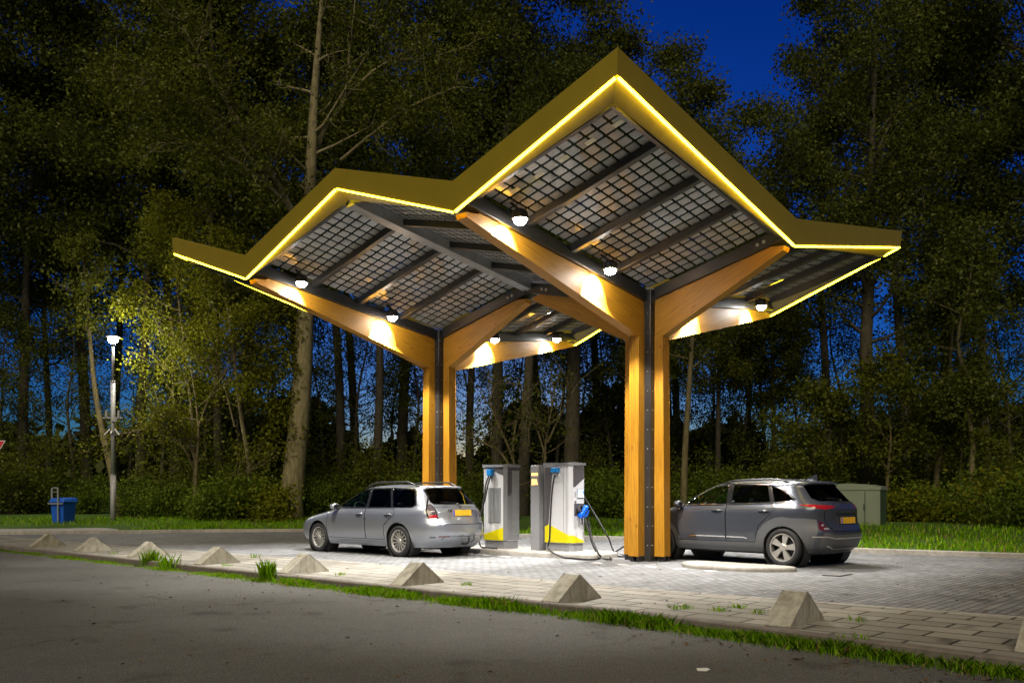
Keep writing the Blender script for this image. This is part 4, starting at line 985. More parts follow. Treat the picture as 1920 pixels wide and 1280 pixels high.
# rear charger, left
t1 = charger(3.34, .36, 'left hand charger with vent grilles beside the rear of the silver car', .66, .46, H)
plate_v(t1, 'base_panel', [(.075, .175), (.64, .175), (.64, .30), (.075, .45)], 'charger_yellow', .006)
plate_v(t1, 'dark_panel', [(.075, 1.56), (.075, H - .06), (.60, H - .06)], 'charger_dark', .006)
plate_v(t1, 'corner_panel', [(.60, .46), (.64, .44), (.64, H - .06), (.60, H - .06)], 'charger_white', .005)
g = plate_v(t1, 'vent_grille', rect(.15, .52, .55, 1.30), 'charger_vent', .004)
m = MB()
for k in range(9): m.box(.16 + k * .04, .185 + k * .04, -.012, .006, .56, 1.29)
m.build('vent_slat', MT['steel_grey'], g)
for poly, mat in (([(-.075, .18), (-.45, .18), (-.45, H - .06), (-.075, H - .06)], 'charger_grey'),): plate_u(t1, 'side_panel', poly, mat, .005)
plate_u(t1, 'dark_panel', [(-.08, 1.14), (-.16, 1.13), (-.21, 1.22), (-.21, 1.68), (-.44, 1.68), (-.44, H - .08), (-.08, H - .08)], 'charger_dark', .010)
g = plate_u(t1, 'vent_grille', rect(-.215, -.435, .27, 1.67), 'charger_vent', .008)
m = MB()
for k in range(6): m.box(-.006, .005, -.43 + k * .037, -.41 + k * .037, .28, 1.66)
m.build('vent_slat', MT['steel_grey'], g)
m = MB(); m.prism([Vector((.066, -.006, .18)), Vector((.006, -.066, .18)), Vector((.0, -.072, .18)), Vector((.0, -.06, .18)), Vector((.06, .0, .18))], (0, 0, H - .24)); m.build('corner_panel', MT['charger_grey'], t1)
m = MB(); m.box(.34, .48, -.02, .09, 1.56, 1.70); m.build('cable_holder', MT['holder_blue'], t1, bevel=.015)
def L1(x, y, z): return P(3.34 + x, .36 + y, z + .10)
cable('charging_cable', [L1(.37, .05, 1.57), L1(.38, .13, 1.4), L1(.44, .17, 1.05), L1(.55, .20, .70), L1(.60, .20, .4), L1(.5, .25, .06), L1(.2, .3, .03), L1(.0, .25, .02)], t1, rad=.017)
cable('charging_cable', [L1(.44, .05, 1.57), L1(.47, .12, 1.35), L1(.48, .14, 1.15), L1(.52, .20, .75), L1(.62, .24, .4), L1(.66, .26, .08), L1(.9, .3, .03)], t1, rad=.017)

# ------------------------------------------------------------------ lamp post, bin, cabinet, sign
lp = G(212, 981, .14); lp.z = .14
t = thing('street_lamp', 'tall slim street lamp, lit, with a camera bracket halfway up its grey pole', 'street lamp', tuple(lp))
sc_h = lp.y / FPX                                      # metres per photo pixel at the lamp
def lz(py): return CH - (py - HOR) * sc_h - lp.z
m = MB(); m.tube([(0, 0, -.2), (0, 0, lz(890))], .105, 14); m.tube([(0, 0, lz(890)), (0, 0, lz(889))], .115, 14); m.tube([(0, 0, lz(889)), (0, 0, lz(716))], .085, 14); m.tube([(0, 0, lz(717)), (0, 0, lz(714))], .095, 14); m.tube([(0, 0, lz(714)), (0, 0, lz(646))], [.055, .05], 12)
pole = m.build('pole', MT['pole_grey'], t, smooth=True)
m = MB(); m.lathe([(.05, lz(650)), (.06, lz(647)), (.10, lz(645.5)), (.10, lz(644.5))], 20); m.lathe([(.0001, lz(629)), (.18, lz(629.6)), (.27, lz(631)), (.27, lz(632)), (.0001, lz(632))], 20); m.build('lamp_head', MT['steel_grey'], t, smooth=True)
m = MB(); m.lathe([(.0001, lz(645)), (.10, lz(643)), (.19, lz(638)), (.20, lz(635)), (.16, lz(632)), (.0001, lz(631.8))], 20); m.build('lamp_glass', MT['lamp_lens'], t, smooth=True)
ld = bpy.data.lights.new('lamp_light', 'POINT'); lo = bpy.data.objects.new('lamp_light', ld); COL.objects.link(lo); ld.energy = 260; ld.shadow_soft_size = .1; ld.color = (1, .96, .80); lo.parent = t; lo.location = (0, .42, lz(641))
m = MB(); m.beam((-.40, 0, lz(783)), (.40, 0, lz(783)), .06, .06); m.tube([(-.27, 0, lz(783)), (-.27, 0, lz(769))], .06, 10); m.tube([(.23, 0, lz(783)), (.23, 0, lz(769))], .06, 10); m.beam((-.02, -.1, lz(789)), (.22, -.1, lz(788)), .08, .09)
m.build('camera_bracket', MT['galvanised'], t)
m = MB(); m.beam((-.10, -.05, lz(804)), (-.30, -.1, lz(815)), .05, .05); m.beam((.10, -.05, lz(804)), (.30, -.1, lz(815)), .05, .05); m.beam((0, -.12, lz(808)), (0, -.16, lz(813)), .06, .06); m.build('camera_arm', MT['sign_white'], t)

bp = G(119, 984, .13); bp.z = .13; sb = bp.y / FPX
t = thing('wheelie_bin', 'blue wheelie bin clamped to a galvanised hoop on the grass', 'bin', tuple(bp), R(-18))
hh = 47 * sb; w0, w1 = 12.5 * sb, 15.5 * sb
m = MB(); m.hexa([(-w0, -w0 * 1.05, 0), (w0, -w0 * 1.05, 0), (w0, w0 * 1.05, 0), (-w0, w0 * 1.05, 0)], [(-w1, -w1, hh * .90), (w1, -w1, hh * .90), (w1, w1, hh * .90), (-w1, w1, hh * .90)]); m.hexa([(-w1 * 1.04, -w1 * 1.04, hh * .86), (w1 * 1.04, -w1 * 1.04, hh * .86), (w1 * 1.04, w1 * 1.04, hh * .86), (-w1 * 1.04, w1 * 1.04, hh * .86)], [(-w1 * 1.06, -w1 * 1.06, hh * .91), (w1 * 1.06, -w1 * 1.06, hh * .91), (w1 * 1.06, w1 * 1.06, hh * .91), (-w1 * 1.06, w1 * 1.06, hh * .91)])
m.build('bin_body', MT['bin_blue'], t, bevel=.02)
m = MB(); m.hexa([(-w1 * 1.16, -w1 * 1.16, hh * .915), (w1 * 1.16, -w1 * 1.16, hh * .915), (w1 * 1.16, w1 * 1.16, hh * .915), (-w1 * 1.16, w1 * 1.16, hh * .915)], [(-w1 * .95, -w1 * .95, hh * 1.07), (w1 * .95, -w1 * .95, hh * 1.07), (w1 * 1.0, w1 * 1.0, hh * 1.10), (-w1 * 1.0, w1 * 1.0, hh * 1.10)]); m.build('bin_lid', MT['bin_blue'], t, bevel=.02)
m = MB()
for s in (-1, 1):
    m = MB(); m.lathe([(.0001, -.025), (.09, -.025), (.1, 0), (.09, .025), (.0001, .025)], 14, Matrix.Translation((s * .2, w1 + .02, .1)) @ Matrix.Rotation(R(90), 4, 'Y'))
    m.build('wheel', MT['rubber'], t)
t = thing('bin_hoop', 'galvanised steel hoop and clamp bar holding the blue bin', 'bin hoop', tuple(bp), R(-18))
xr_, yr_ = 6 * sb, -w1 * 1.22
m = MB(); m.tube(catmull([(xr_, yr_, -.1), (xr_, yr_, .5), (xr_, yr_, 66 * sb), (xr_ - .05, yr_, 69 * sb), (xr_ - 19 * sb + .05, yr_ + .1, 69 * sb), (xr_ - 19 * sb, yr_ + .1, 66 * sb), (xr_ - 19 * sb, yr_ + .1, 50 * sb)], 5), .032, 10); m.beam((xr_ - 21 * sb, yr_ + .08, 62 * sb), (xr_ + 1 * sb, yr_, 62 * sb), .03, .03)
m.beam((-w1 * 1.12, yr_ - .0, hh * .86), (w1 * 1.1, yr_ - .0, hh * .86), .04, .05); m.build('hoop', MT['galvanised'], t)

# utility cabinet
c1 = G(1650, 993, .16); c1.z = .16; sb = c1.y / FPX
ang = R(-38)
t = thing('utility_cabinet', 'grey green utility cabinet with curved top on the lawn behind the grey car', 'cabinet', tuple(c1), ang)
wd, dp, hh = 118 * sb, .75, 81 * sb; n = 12
prof = [Vector((-wd, 0, 0)), Vector((0, 0, 0))] + [Vector((-wd * i / n, 0, hh + 6.5 * sb * math.sin(math.pi * i / n) ** .8 if 0 < i < n else hh)) for i in range(n + 1)]
m = MB(); m.prism([p * 1 for p in prof], (0, dp, 0)); m.build('cabinet_body', MT['cabinet_green'], t, bevel=.012)
rf = [Vector((-wd * i / n, -.03, (hh + 6.5 * sb * math.sin(math.pi * i / n) ** .8 if 0 < i < n else hh) + .001)) for i in range(n + 1)]
rf[0].x += .03; rf[-1].x -= .03
m = MB(); m.prism(rf + [p + Vector((0, 0, -.13 if 0 < i < n else -.13)) for i, p in reversed(list(enumerate(rf)))] if False else rf + [Vector((rf[-1].x, -.03, hh - .10)), Vector((rf[0].x, -.03, hh - .10))], (0, dp + .06, 0)); m.build('cabinet_roof', MT['cabinet_green'], t, bevel=.006)
for x0, x1 in ((-wd + .05, -27 * sb - .012), (-27 * sb + .012, -.05)):
    m = MB(); m.box(x0, x1, -.018, .0, .06, hh - .13); d = m.build('cabinet_door', MT['cabinet_green'], t, bevel=.005)
m = MB(); m.box(-27 * sb - .01, -27 * sb + .012, -.026, -.001, .1, hh - .15); m.box(-27 * sb - .04, -27 * sb - .01, -.04, -.015, .62, .82); m.build('door_lock', MT['cabinet_side'], t)
m = MB(); m.box(.0, .008, .03, dp - .03, .05, hh - .12); m.build('side_panel', MT['cabinet_side'], t)
m = MB(); m.box(-wd - .04, .04, -.04, dp + .04, -.25, .03); m.build('cabinet_plinth', MT['plinth'], t)

# give way sign on its post, only its right corner is in view
sp = D(-30, 931, 20.0); sp.z = ROADZ + .1; top = CH + (HOR - 823) * 20 / FPX; hwid = 38 * 20 / FPX
t = thing('give_way_sign', 'red edged triangular road sign cut off at the left edge of the photo', 'road sign', (sp.x, sp.y, -.0), R(6))
def tri(r, y0, y1, mat, name):
    m = MB(); pts = [Vector((r * hwid * math.cos(R(a)) * 1.1547, y0, top - hwid * .64 + r * hwid * 1.1547 * math.sin(R(a)))) for a in (30, 150, 270)]; m.prism(pts, (0, y1 - y0, 0)); return m.build(name, MT[mat], t)
tri(1.0, 0, .012, 'sign_white', 'sign_rim'); tri(.95, -.003, .0, 'sign_red', 'sign_border'); tri(.62, -.006, -.003, 'sign_white', 'sign_face')
m = MB(); m.tube([(0, .05, -.3), (0, .05, top - .05)], .038, 10); m.build('post', MT['galvanised'], t)

# ------------------------------------------------------------------ small things on the ground
p = G(1318, 1256, ROADZ); m = MB()
m.prism([Vector((p.x + x, p.y + y, ROADZ + .004)) for x, y in ((-.05, -.04), (.02, -.05), (.055, 0), (.04, .05), (-.04, .045))], (0, 0, .006))
tag(m.build('litter', MT['paper']), 'white scrap of paper on the dark road in front', 'litter')
p = G(1570, 1077, .006); t = thing('drain_cover', 'small dark drain cover in the paving behind the grey car', 'drain cover', (p.x, p.y, .003), R(47))
m = MB(); m.box(-.24, .24, -.14, .14, 0, .008); f = m.build('frame', MT['steel_black'], t)
m = MB()
for k in range(7): m.box(-.20 + k * .058, -.17 + k * .058, -.11, .11, .006, .013)
m.build('grate', MT['galvanised'], t)
rng = np.random.default_rng(5)
m = MB()                                             # fallen leaves
for k in range(620):
    r_ = rng.random()
    if r_ < .45: q = G(rng.uniform(150, 1900), rng.uniform(1004, 1150)); z = .012
    elif r_ < .88: i = rng.integers(0, 3); a = rng.random(); q = Vector((near[i][0] + (near[i + 1][0] - near[i][0]) * a - rng.uniform(.0, .7), near[i][1] + (near[i + 1][1] - near[i][1]) * a - rng.uniform(.02, .7), 0)); z = ROADZ + .004
    else: q = G(rng.uniform(0, 1900), rng.uniform(1120, 1275), ROADZ); z = ROADZ + .004
    a = rng.uniform(0, 6.28); s = rng.uniform(.012, .035); c, sn = math.cos(a) * s, math.sin(a) * s
    h = rng.uniform(.002, .02)
    m.add([(q.x - c, q.y - sn, z), (q.x + sn * .5, q.y - c * .5, z + h), (q.x + c, q.y + sn, z + h * .4), (q.x - sn * .5, q.y + c * .5, z + .003)], [(0, 1, 2, 3)])
tag(m.build('fallen_leaves', MT['dead_leaf']), 'small dead leaves scattered over paving and road', 'leaves', kind='stuff')
# ------------------------------------------------------------------ vegetation
rng = np.random.default_rng(11)
def leaf_mesh(name, C, size, mat, parent=None, tone=None, flat=0.0, elong=1.6):
    """many small folded leaf faces at centres C (n,3)"""
    n = len(C); C = np.asarray(C, float)
    nrm = rng.normal(size=(n, 3)); nrm[:, 2] += flat; nrm /= np.linalg.norm(nrm, axis=1)[:, None]
    a = np.cross(nrm, rng.normal(size=(n, 3))); a /= np.linalg.norm(a, axis=1)[:, None] + 1e-9
    b = np.cross(nrm, a); s = size * rng.uniform(.6, 1.35, n)[:, None]
    v = np.empty((n, 4, 3)); v[:, 0] = C - a * s * elong / 2; v[:, 1] = C + b * s / 2 + nrm * s * .12; v[:, 2] = C + a * s * elong / 2; v[:, 3] = C - b * s / 2 + nrm * s * .12
    me = bpy.data.meshes.new(name); me.vertices.add(4 * n); me.vertices.foreach_set('co', v.ravel())
    me.loops.add(4 * n); me.loops.foreach_set('vertex_index', np.arange(4 * n)); me.polygons.add(n); me.polygons.foreach_set('loop_start', np.arange(0, 4 * n, 4)); me.polygons.foreach_set('loop_total', np.full(n, 4))
    at = me.attributes.new('tone', 'FLOAT', 'FACE'); tv = rng.random(n) * .5 + (tone if tone is not None else rng.random(n)) * .5; at.data.foreach_set('value', tv.astype(np.float32))
    me.materials.append(MT[mat]); me.update()
    o = bpy.data.objects.new(name, me); COL.objects.link(o)
    if parent is not None: o.parent = parent
    return o
def curve_path(p0, d0, L, n, wob, lift, rr):
    pts = [np.array(p0, float)]; d = np.array(d0, float); d /= np.linalg.norm(d)
    for i in range(n):
        d = d + rr.normal(size=3) * wob + np.array([0, 0, lift]); d /= np.linalg.norm(d); pts.append(pts[-1] + d * L / n)
    return pts
def grow(t, trunk, r0, seed, limbs=22, limb_len=4.5, lo=.3, hi=.97, leaves=20000, leaf=.09, mat='leaf_dark', barkm='bark', extra=(), spread=.5, env=None, side_bias=None, rt=.25, bare=False, up=(.15, .75)):
    """trunk: list of local points; limbs with twigs, leaf clumps round the twigs"""
    rr = np.random.default_rng(seed); mb = MB()
    tp = [np.array(p) for p in catmull(trunk, 5)]; L = np.concatenate([[0], np.cumsum([np.linalg.norm(b - a) for a, b in zip(tp, tp[1:])])]); T = L[-1]
    rad = [r0 * ((1 - l / T) ** .8 * (1 - rt * .1) + .06) * (1 + .5 * math.exp(-l / .6)) for l in L]
    mb.tube(tp, rad, 9)
    tips = []
    def at(f):
        l = f * T; i = min(len(L) - 2, int(np.searchsorted(L, l)) - 1 if l > 0 else 0); a = (l - L[i]) / (L[i + 1] - L[i] + 1e-9); return tp[i] + (tp[i + 1] - tp[i]) * a, rad[i]
    def limb(p, d, ln, r, lift=.05):
        pts = curve_path(p, d, ln, 6, .13, lift, rr); mb.tube(pts, [r * (1 - i / 6.5) + .006 for i in range(7)], 5, cap=False)
        for k in range(max(3, int(ln * 1.7))):
            f = rr.uniform(.25, 1); i = min(5, int(f * 6)); q = pts[i] + (pts[i + 1] - pts[i]) * (f * 6 - i)
            dd = (pts[i + 1] - pts[i]); dd /= np.linalg.norm(dd); dd = dd * .6 + rr.normal(size=3) * .6; tl = ln * rr.uniform(.14, .34)
            tw = curve_path(q, dd, tl, 3, .2, .06, rr); mb.tube(tw, [r * .3 + .004, r * .22 + .004, r * .12 + .003, .003], 4, cap=False)
            tips.extend([(tw[1], .8), (tw[2], 1), (tw[3], 1.2)])
        tips.append((pts[-1], 1.2)); tips.append((pts[-2], 1)); tips.append((pts[-3], .6))
    for k in range(limbs):
        f = lo + (hi - lo) * ((k + rr.random()) / limbs); p, r = at(f); az = k * 2.4 + rr.normal() * .5
        e = env((f - lo) / (hi - lo)) if env else math.sin(math.pi * min(1, .18 + .82 * (f - lo) / (hi - lo))) ** .7
        d = np.array([math.cos(az), math.sin(az), rr.uniform(*up) + .5 * max(0, f - .6)])
        if side_bias is not None: d[:2] += np.array(side_bias) * rr.random()
        limb(p, d, max(.6, limb_len * e * rr.uniform(.6, 1.2)), max(.012, min(r * .42, .035 * limb_len * .6)))
    for pts, r in extra:                                # limbs given by hand
        q = [np.array(x) for x in catmull(pts, 4)]; mb.tube(q, [r * (1 - .85 * i / len(q)) + .006 for i in range(len(q))], 6, cap=False)
        for k in range(4, len(q), 1):
            for _ in range(2):
                dd = (q[k] - q[k - 1]); dd /= np.linalg.norm(dd); dd = dd * .5 + rr.normal(size=3) * .6; limb(q[k], dd, rr.uniform(.8, 2.0), r * .22 + .006)
    tk = mb.build('trunk', MT[barkm], t, smooth=True)
    if leaves:
        pos = np.array([q[0] for q in tips]); wt = np.array([q[1] for q in tips]); wt = wt * rr.lognormal(0, .7, len(wt)); pos = pos + rr.normal(size=pos.shape) * .1
        ct = rr.random(len(pos)); idx = rr.choice(len(pos), leaves, p=wt / wt.sum())
        C = pos[idx] + rr.normal(size=(leaves, 3)).clip(-1.3, 1.3) * spread * rr.uniform(.5, 1.3, (leaves, 1)) * np.array([1, 1, .75])
        C[:, 2] = np.maximum(C[:, 2], .1); leaf_mesh('crown', C, leaf, mat, t, ct[idx])
    return t
def ground_z(y): return .12 + .02 * max(0, min(15, y - 30))
# ---- far trees: a few grown kinds, each copy a tree of its own
kinds = []
def tall_kind(seed, Ht, r0, lean, **k):
    t = thing('tree', 'x', 'tree'); grow(t, [(0, 0, -.3), (lean * .1, 0, Ht * .2), (lean * .45, .2, Ht * .5), (lean * .8, -.2, Ht * .75), (lean, .1, Ht)], r0, seed, **k); return t
K = [tall_kind(1, 22, .19, .8, limbs=30, limb_len=4.2, lo=.34, leaves=36000, spread=.5, leaf=.09, mat='leaf_dark'),
     tall_kind(2, 24, .23, -1.2, limbs=34, limb_len=4.8, lo=.40, leaves=38000, spread=.52, leaf=.09, mat='leaf_dark'),
     tall_kind(3, 20, .17, .4, limbs=28, limb_len=3.8, lo=.34, leaves=30000, spread=.48, leaf=.09, mat='leaf_mid'),
     tall_kind(4, 26, .25, 1.5, limbs=36, limb_len=5.4, lo=.36, leaves=42000, spread=.55, leaf=.095, mat='leaf_dark', barkm='bark')]
K.append(tall_kind(5, 11, .10, .9, limbs=26, limb_len=3.0, lo=.22, leaves=9000, spread=.42, leaf=.08, mat='leaf_dark'))
K.append(tall_kind(6, 13, .12, -1.1, limbs=30, limb_len=3.3, lo=.30, leaves=9500, spread=.45, leaf=.08, mat='leaf_mid'))
used = set()
# (photo x of the trunk, distance, kind, scale, turn, label)
far_trees = [
 (-40, 44, 1, 1.39, 0, 'dark tall tree at the far left edge behind the road sign'),
 (40, 47, 0, 1.48, 50, 'dark tree filling the upper left corner of the photo'),
 (92, 53, 2, 1.32, 120, 'dark tree standing behind the blue bin'),
 (165, 50, 3, 1.32, 200, 'tall dark tree behind the thin leaning trunk on the left'),
 (262, 46, 0, 1.39, 10, 'dark tree just right of the street lamp'),
 (330, 50, 1, 1.32, 75, 'dark tree behind the arching bare shrub at left'),
 (410, 44, 2, 1.48, 170, 'mid height tree between the arching shrub and the big pale poplar'),
 (470, 52, 3, 1.32, 250, 'tall dark tree rising behind the left roof tip'),
 (640, 47, 0, 1.39, 140, 'dark tree just right of the big pale poplar trunk'),
 (668, 55, 1, 1.32, 20, 'far thin tree against the blue gap left of the rear column'),
 (752, 50, 1, 1.43, 190, 'tree hidden partly by the rear canopy column'),
 (880, 52, 2, 1.52, 310, 'tree behind the left charger, its top above the roof valley'),
 (930, 47, 3, 1.32, 60, 'tall tree behind the gap between the two chargers'),
 (1120, 52, 0, 1.48, 100, 'tree right of the near charger, left of the front column'),
 (1190, 46, 2, 1.00, 210, 'tree directly behind the front canopy column'),
 (1345, 44, 2, 0.92, 0, 'lower tree behind the roof of the grey car'),
 (1400, 52, 0, 0.82, 280, 'short dark tree under the open sky gap'),
 (1450, 46, 2, 0.86, 30, 'low tree between the grey car and the utility cabinet'),
 (1552, 46, 0, 1.30, 90, 'dark tree left of the tall trunk behind the cabinet'),
 (1700, 44, 1, 1.16, 15, 'tall tree just right of the cabinet, dark against the sky'),
 (1760, 52, 3, 1.12, 330, 'tall far tree with its top cut by the photo near the right'),
 (1850, 44, 0, 1.27, 160, 'dark tree near the right edge behind two thin pale trunks'),
 (1930, 40, 1, 1.24, 220, 'dark tree cut off by the right edge of the photo'),
 (2010, 46, 3, 1.18, 20, 'outermost tall tree beyond the right edge, only its boughs in view'),
 (1012, 58, 1, 1.32, 33, 'farthest tree in the blue gap above the chargers'),
 (1268, 52, 0, 1.30, 75, 'pointed tree just right of the highest roof peak, bordering the open sky'),
 (1260, 56, 3, 0.86, 111, 'far tree whose crown ends just left of the open sky'),
 (565, 60, 3, 1.25, 200, 'farthest tall tree behind the big pale poplar'),
 (215, 60, 1, 1.32, 280, 'farthest tree behind the street lamp head')]
for i, (px, y, k, s, rz, lab) in enumerate(far_trees):
    o = K[k] if k not in used else copy_tree(K[k]); used.add(k)
    o.location = ((px - CXP) / FPX * y, y, ground_z(y)); o.rotation_euler = (0, 0, R(rz)); o.scale = (s, s, s)
    tag(o, lab, 'tree', 'trees of the dark wood behind the station')
under = [
 (-15, 46, 4, 1.0, 0, 'slender young tree at the far left edge'), (62, 50, 5, 1.0, 60, 'slender young tree left of the blue bin'), (138, 47, 4, 1.05, 130, 'slender young tree above the blue bin'),
 (240, 52, 5, 1.0, 200, 'slender young tree right behind the street lamp'), (300, 44, 4, 1.0, 40, 'slender young tree above the arching shrub'), (385, 50, 5, 1.05, 300, 'slender young tree below the left roof tip'),
 (448, 47, 4, 1.1, 90, 'slender young tree left of the poplar, under the roof edge'), (505, 51, 5, 1.0, 10, 'slender young tree just left of the poplar trunk'), (610, 52, 4, 1.1, 220, 'slender young tree just right of the poplar trunk'),
 (665, 48, 5, .95, 140, 'slender young tree above the silver car windscreen'), (735, 54, 4, 1.1, 70, 'slender young tree left of the rear column'), (775, 49, 5, .9, 260, 'slender young tree directly behind the rear column'),
 (890, 54, 5, 1.0, 330, 'slender young tree right of the rear column under the roof'), (955, 52, 4, 1.1, 20, 'slender young tree above the left charger'), (1040, 50, 5, 1.0, 180, 'slender young tree above the payment totem'),
 (1105, 53, 4, 1.1, 110, 'slender young tree above the right charger'), (1150, 50, 5, 1.0, 15, 'slender young tree just left of the front column'), (1240, 50, 4, 1.1, 95, 'slender young tree just right of the front column'),
 (1330, 49, 5, 1.0, 250, 'slender young tree above the grey car bonnet'), (1385, 46, 4, 1.05, 310, 'slender young tree above the grey car roof'), (1440, 51, 5, 1.05, 45, 'slender young tree under the right roof arm'),
 (1505, 46, 4, 1.05, 165, 'slender young tree above the grey car tail'), (1580, 50, 5, 1.0, 285, 'slender young tree above the left of the cabinet'), (1690, 48, 4, 1.1, 35, 'slender young tree above the right of the cabinet'),
 (1735, 46, 5, 1.0, 125, 'slender young tree right of the cabinet'), (1845, 48, 4, 1.1, 215, 'slender young tree between the crooked trunk and the right edge'), (1900, 45, 5, 1.0, 305, 'slender young tree at the right edge')]
for i, (px, y, k, s, rz, lab) in enumerate(under):
    o = K[k] if k not in used else copy_tree(K[k]); used.add(k)
    o.location = ((px - CXP) / FPX * y, y, ground_z(y)); o.rotation_euler = (0, 0, R(rz)); o.scale = (s, s, s)
    tag(o, lab, 'tree', 'young trees under the tall wood')
# ---- trees with trunks one can follow in the photograph
def traced(name, lab, y, path, r0, seed, extra=(), **k):
    b = D(path[0][0], path[0][1], y); b.z = ground_z(y) - .1
    t = thing(name, lab, 'tree', tuple(b))
    def loc(q): p = D(q[0], q[1], y + (q[2] if len(q) > 2 else 0)) - b; return (p.x, p.y, p.z)
    tr = [(0, 0, -.2)] + [loc(q) for q in path[1:]]
    ex = [([loc(q) for q in e], r) for e, r in extra]
    return grow(t, tr, r0, seed, extra=ex, **k)
pop = traced('poplar_tree', 'big pale barked poplar with thick leaning trunk left of the silver car', 38,
  [(540, 960), (552, 880), (562, 780), (568, 690), (572, 600), (578, 480), (582, 340), (590, 180), (600, 40), (606, -60)], .50, 21,
  extra=[([(574, 440), (540, 380, -1), (500, 310, -2), (455, 240, -3), (410, 170, -3.5), (370, 100, -4), (330, 20, -4)], .16), ([(545, 395, -1), (500, 345, -2), (440, 300, -3), (380, 272, -3.5), (300, 268, -4)], .11),
         ([(582, 310), (610, 240, 1), (645, 190, 1), (655, 100, 1), (665, 10, 1)], .14), ([(640, 300, 0), (700, 250, -1), (770, 200, -1.5), (850, 165, -2)], .08), ([(640, 190, 1), (720, 120, 1), (800, 110, 1), (880, 85, 1)], .07), ([(490, 320, -2.5), (430, 250, -3), (360, 190, -4), (280, 150, -5), (210, 150, -5)], .07)],
  limbs=18, limb_len=3.6, lo=.36, leaves=26000, leaf=.09, spread=.55, mat='leaf_mid', barkm='bark_poplar')
rr = np.random.default_rng(61); n = 5200; f = rr.random(n); zz = 2.6 + 7.0 * f; ax = np.interp(zz, [0, 4, 8, 12], [.15, .55, .75, .8]); rad_ = .55 + .45 * np.abs(np.sin(zz * 1.3)) * (1 - .5 * f); an = rr.uniform(0, 6.28, n)
leaf_mesh('ivy', np.stack([ax + np.cos(an) * rad_ * rr.uniform(.6, 1.3, n) - .75, np.sin(an) * rad_ * rr.uniform(.6, 1.2, n), zz], 1)[rr.random(n) < .45 + .55 * np.sin(zz * 1.1) ** 2], .10, 'leaf_bright', pop)
traced('young_tree', 'slim young tree with bright yellow green leaves under the left roof tip', 38.0, [(362, 962), (366, 860), (358, 760), (345, 640), (330, 520), (322, 420), (318, 370)], .11, 62, limbs=26, limb_len=2.6, lo=.38, leaves=11000, leaf=.085, spread=.42, mat='leaf_bright', barkm='bark_pale')
traced('young_tree', 'slim young tree with bright leaves just left of the poplar trunk', 36.5, [(470, 962), (466, 870), (452, 780), (440, 680), (425, 560), (418, 470), (410, 430)], .11, 63, limbs=24, limb_len=2.4, lo=.36, leaves=10000, leaf=.085, spread=.42, mat='leaf_bright', barkm='bark_pale')
traced('tall_tree', 'tall straight tree behind the utility cabinet, trunk visible to the top', 36,
  [(1626, 962), (1627, 880), (1626, 760), (1624, 640), (1630, 520), (1632, 380), (1636, 220), (1642, 90), (1646, 0)], .34, 22,
  extra=[([(1628, 560), (1600, 470, -1), (1560, 390, -1), (1530, 330, -1), (1470, 280, -1)], .09), ([(1632, 480), (1665, 400, -1), (1700, 320, -1), (1750, 280, -1), (1810, 245, -1)], .09), ([(1630, 450), (1590, 320, 1), (1560, 230, 1), (1530, 150, 1)], .08), ([(1638, 300), (1690, 180, 1), (1720, 90, 1)], .07)],
  limbs=34, limb_len=4.0, lo=.34, leaves=38000, leaf=.09, spread=.55, mat='leaf_dark', barkm='bark')
traced('woodland_tree', 'tree with a smooth trunk seen between the two chargers', 40, [(977, 950), (983, 860), (988, 760), (992, 680), (996, 560), (1000, 420), (1004, 250)], .30, 23, limbs=20, lo=.45, leaves=20000, mat='leaf_dark', spread=.6)
traced('woodland_tree', 'dark broad trunk rising just behind the near charger top', 42, [(1070, 950), (1072, 860), (1074, 760), (1076, 650), (1080, 500), (1078, 330), (1085, 120)], .42, 24, limbs=22, lo=.45, leaves=22000, mat='leaf_dark', spread=.62)
traced('woodland_tree', 'thin pale trunk just right of the front column above the grey car', 36, [(1281, 950), (1284, 860), (1290, 760), (1297, 650), (1306, 540), (1312, 420), (1320, 330)], .15, 25, limbs=22, limb_len=2.6, lo=.45, leaves=6000, spread=.5, mat='leaf_dark', barkm='bark_pale')
traced('woodland_tree', 'thin leaning trunk just left of the street lamp pole', 39, [(228, 962), (208, 880), (190, 800), (178, 730), (170, 650), (162, 540), (150, 440)], .17, 26, limbs=12, limb_len=1.8, lo=.62, leaves=3500, leaf=.09, spread=.4, mat='leaf_mid', barkm='bark_pale')
traced('woodland_tree', 'slim dark trunk left of the rear canopy column', 44, [(703, 950), (708, 840), (712, 720), (712, 600), (716, 470), (722, 330), (726, 160)], .26, 27, limbs=20, lo=.5, leaves=20000, spread=.6, mat='leaf_dark')
traced('woodland_tree', 'crooked thin pale trunk with a hooked side branch at right', 31, [(1824, 942), (1822, 880), (1824, 830), (1816, 770), (1820, 720), (1800, 670), (1798, 620), (1810, 570), (1822, 500), (1830, 420)], .11, 28, extra=[([(1819, 790, 0), (1826, 770, 0), (1825, 755, 0), (1818, 752, 0)], .035)], limbs=16, limb_len=2.2, lo=.55, leaves=9500, leaf=.085, spread=.42, mat='leaf_dark', barkm='bark_pale')
traced('woodland_tree', 'thin trunk bent left at its foot, left of the crooked pale one', 33, [(1754, 940), (1756, 890), (1770, 830), (1776, 780), (1780, 700), (1786, 620), (1792, 560), (1796, 470)], .11, 29, limbs=16, limb_len=2.4, lo=.5, leaves=9500, leaf=.085, spread=.42, mat='leaf_dark', barkm='bark_pale')
traced('woodland_tree', 'short thin pale stem standing between two crooked trunks at right', 32, [(1800, 944), (1801, 890), (1803, 850), (1805, 800), (1803, 740)], .07, 30, limbs=9, limb_len=1.6, lo=.5, leaves=4500, leaf=.085, spread=.4, mat='leaf_mid', barkm='bark_pale')
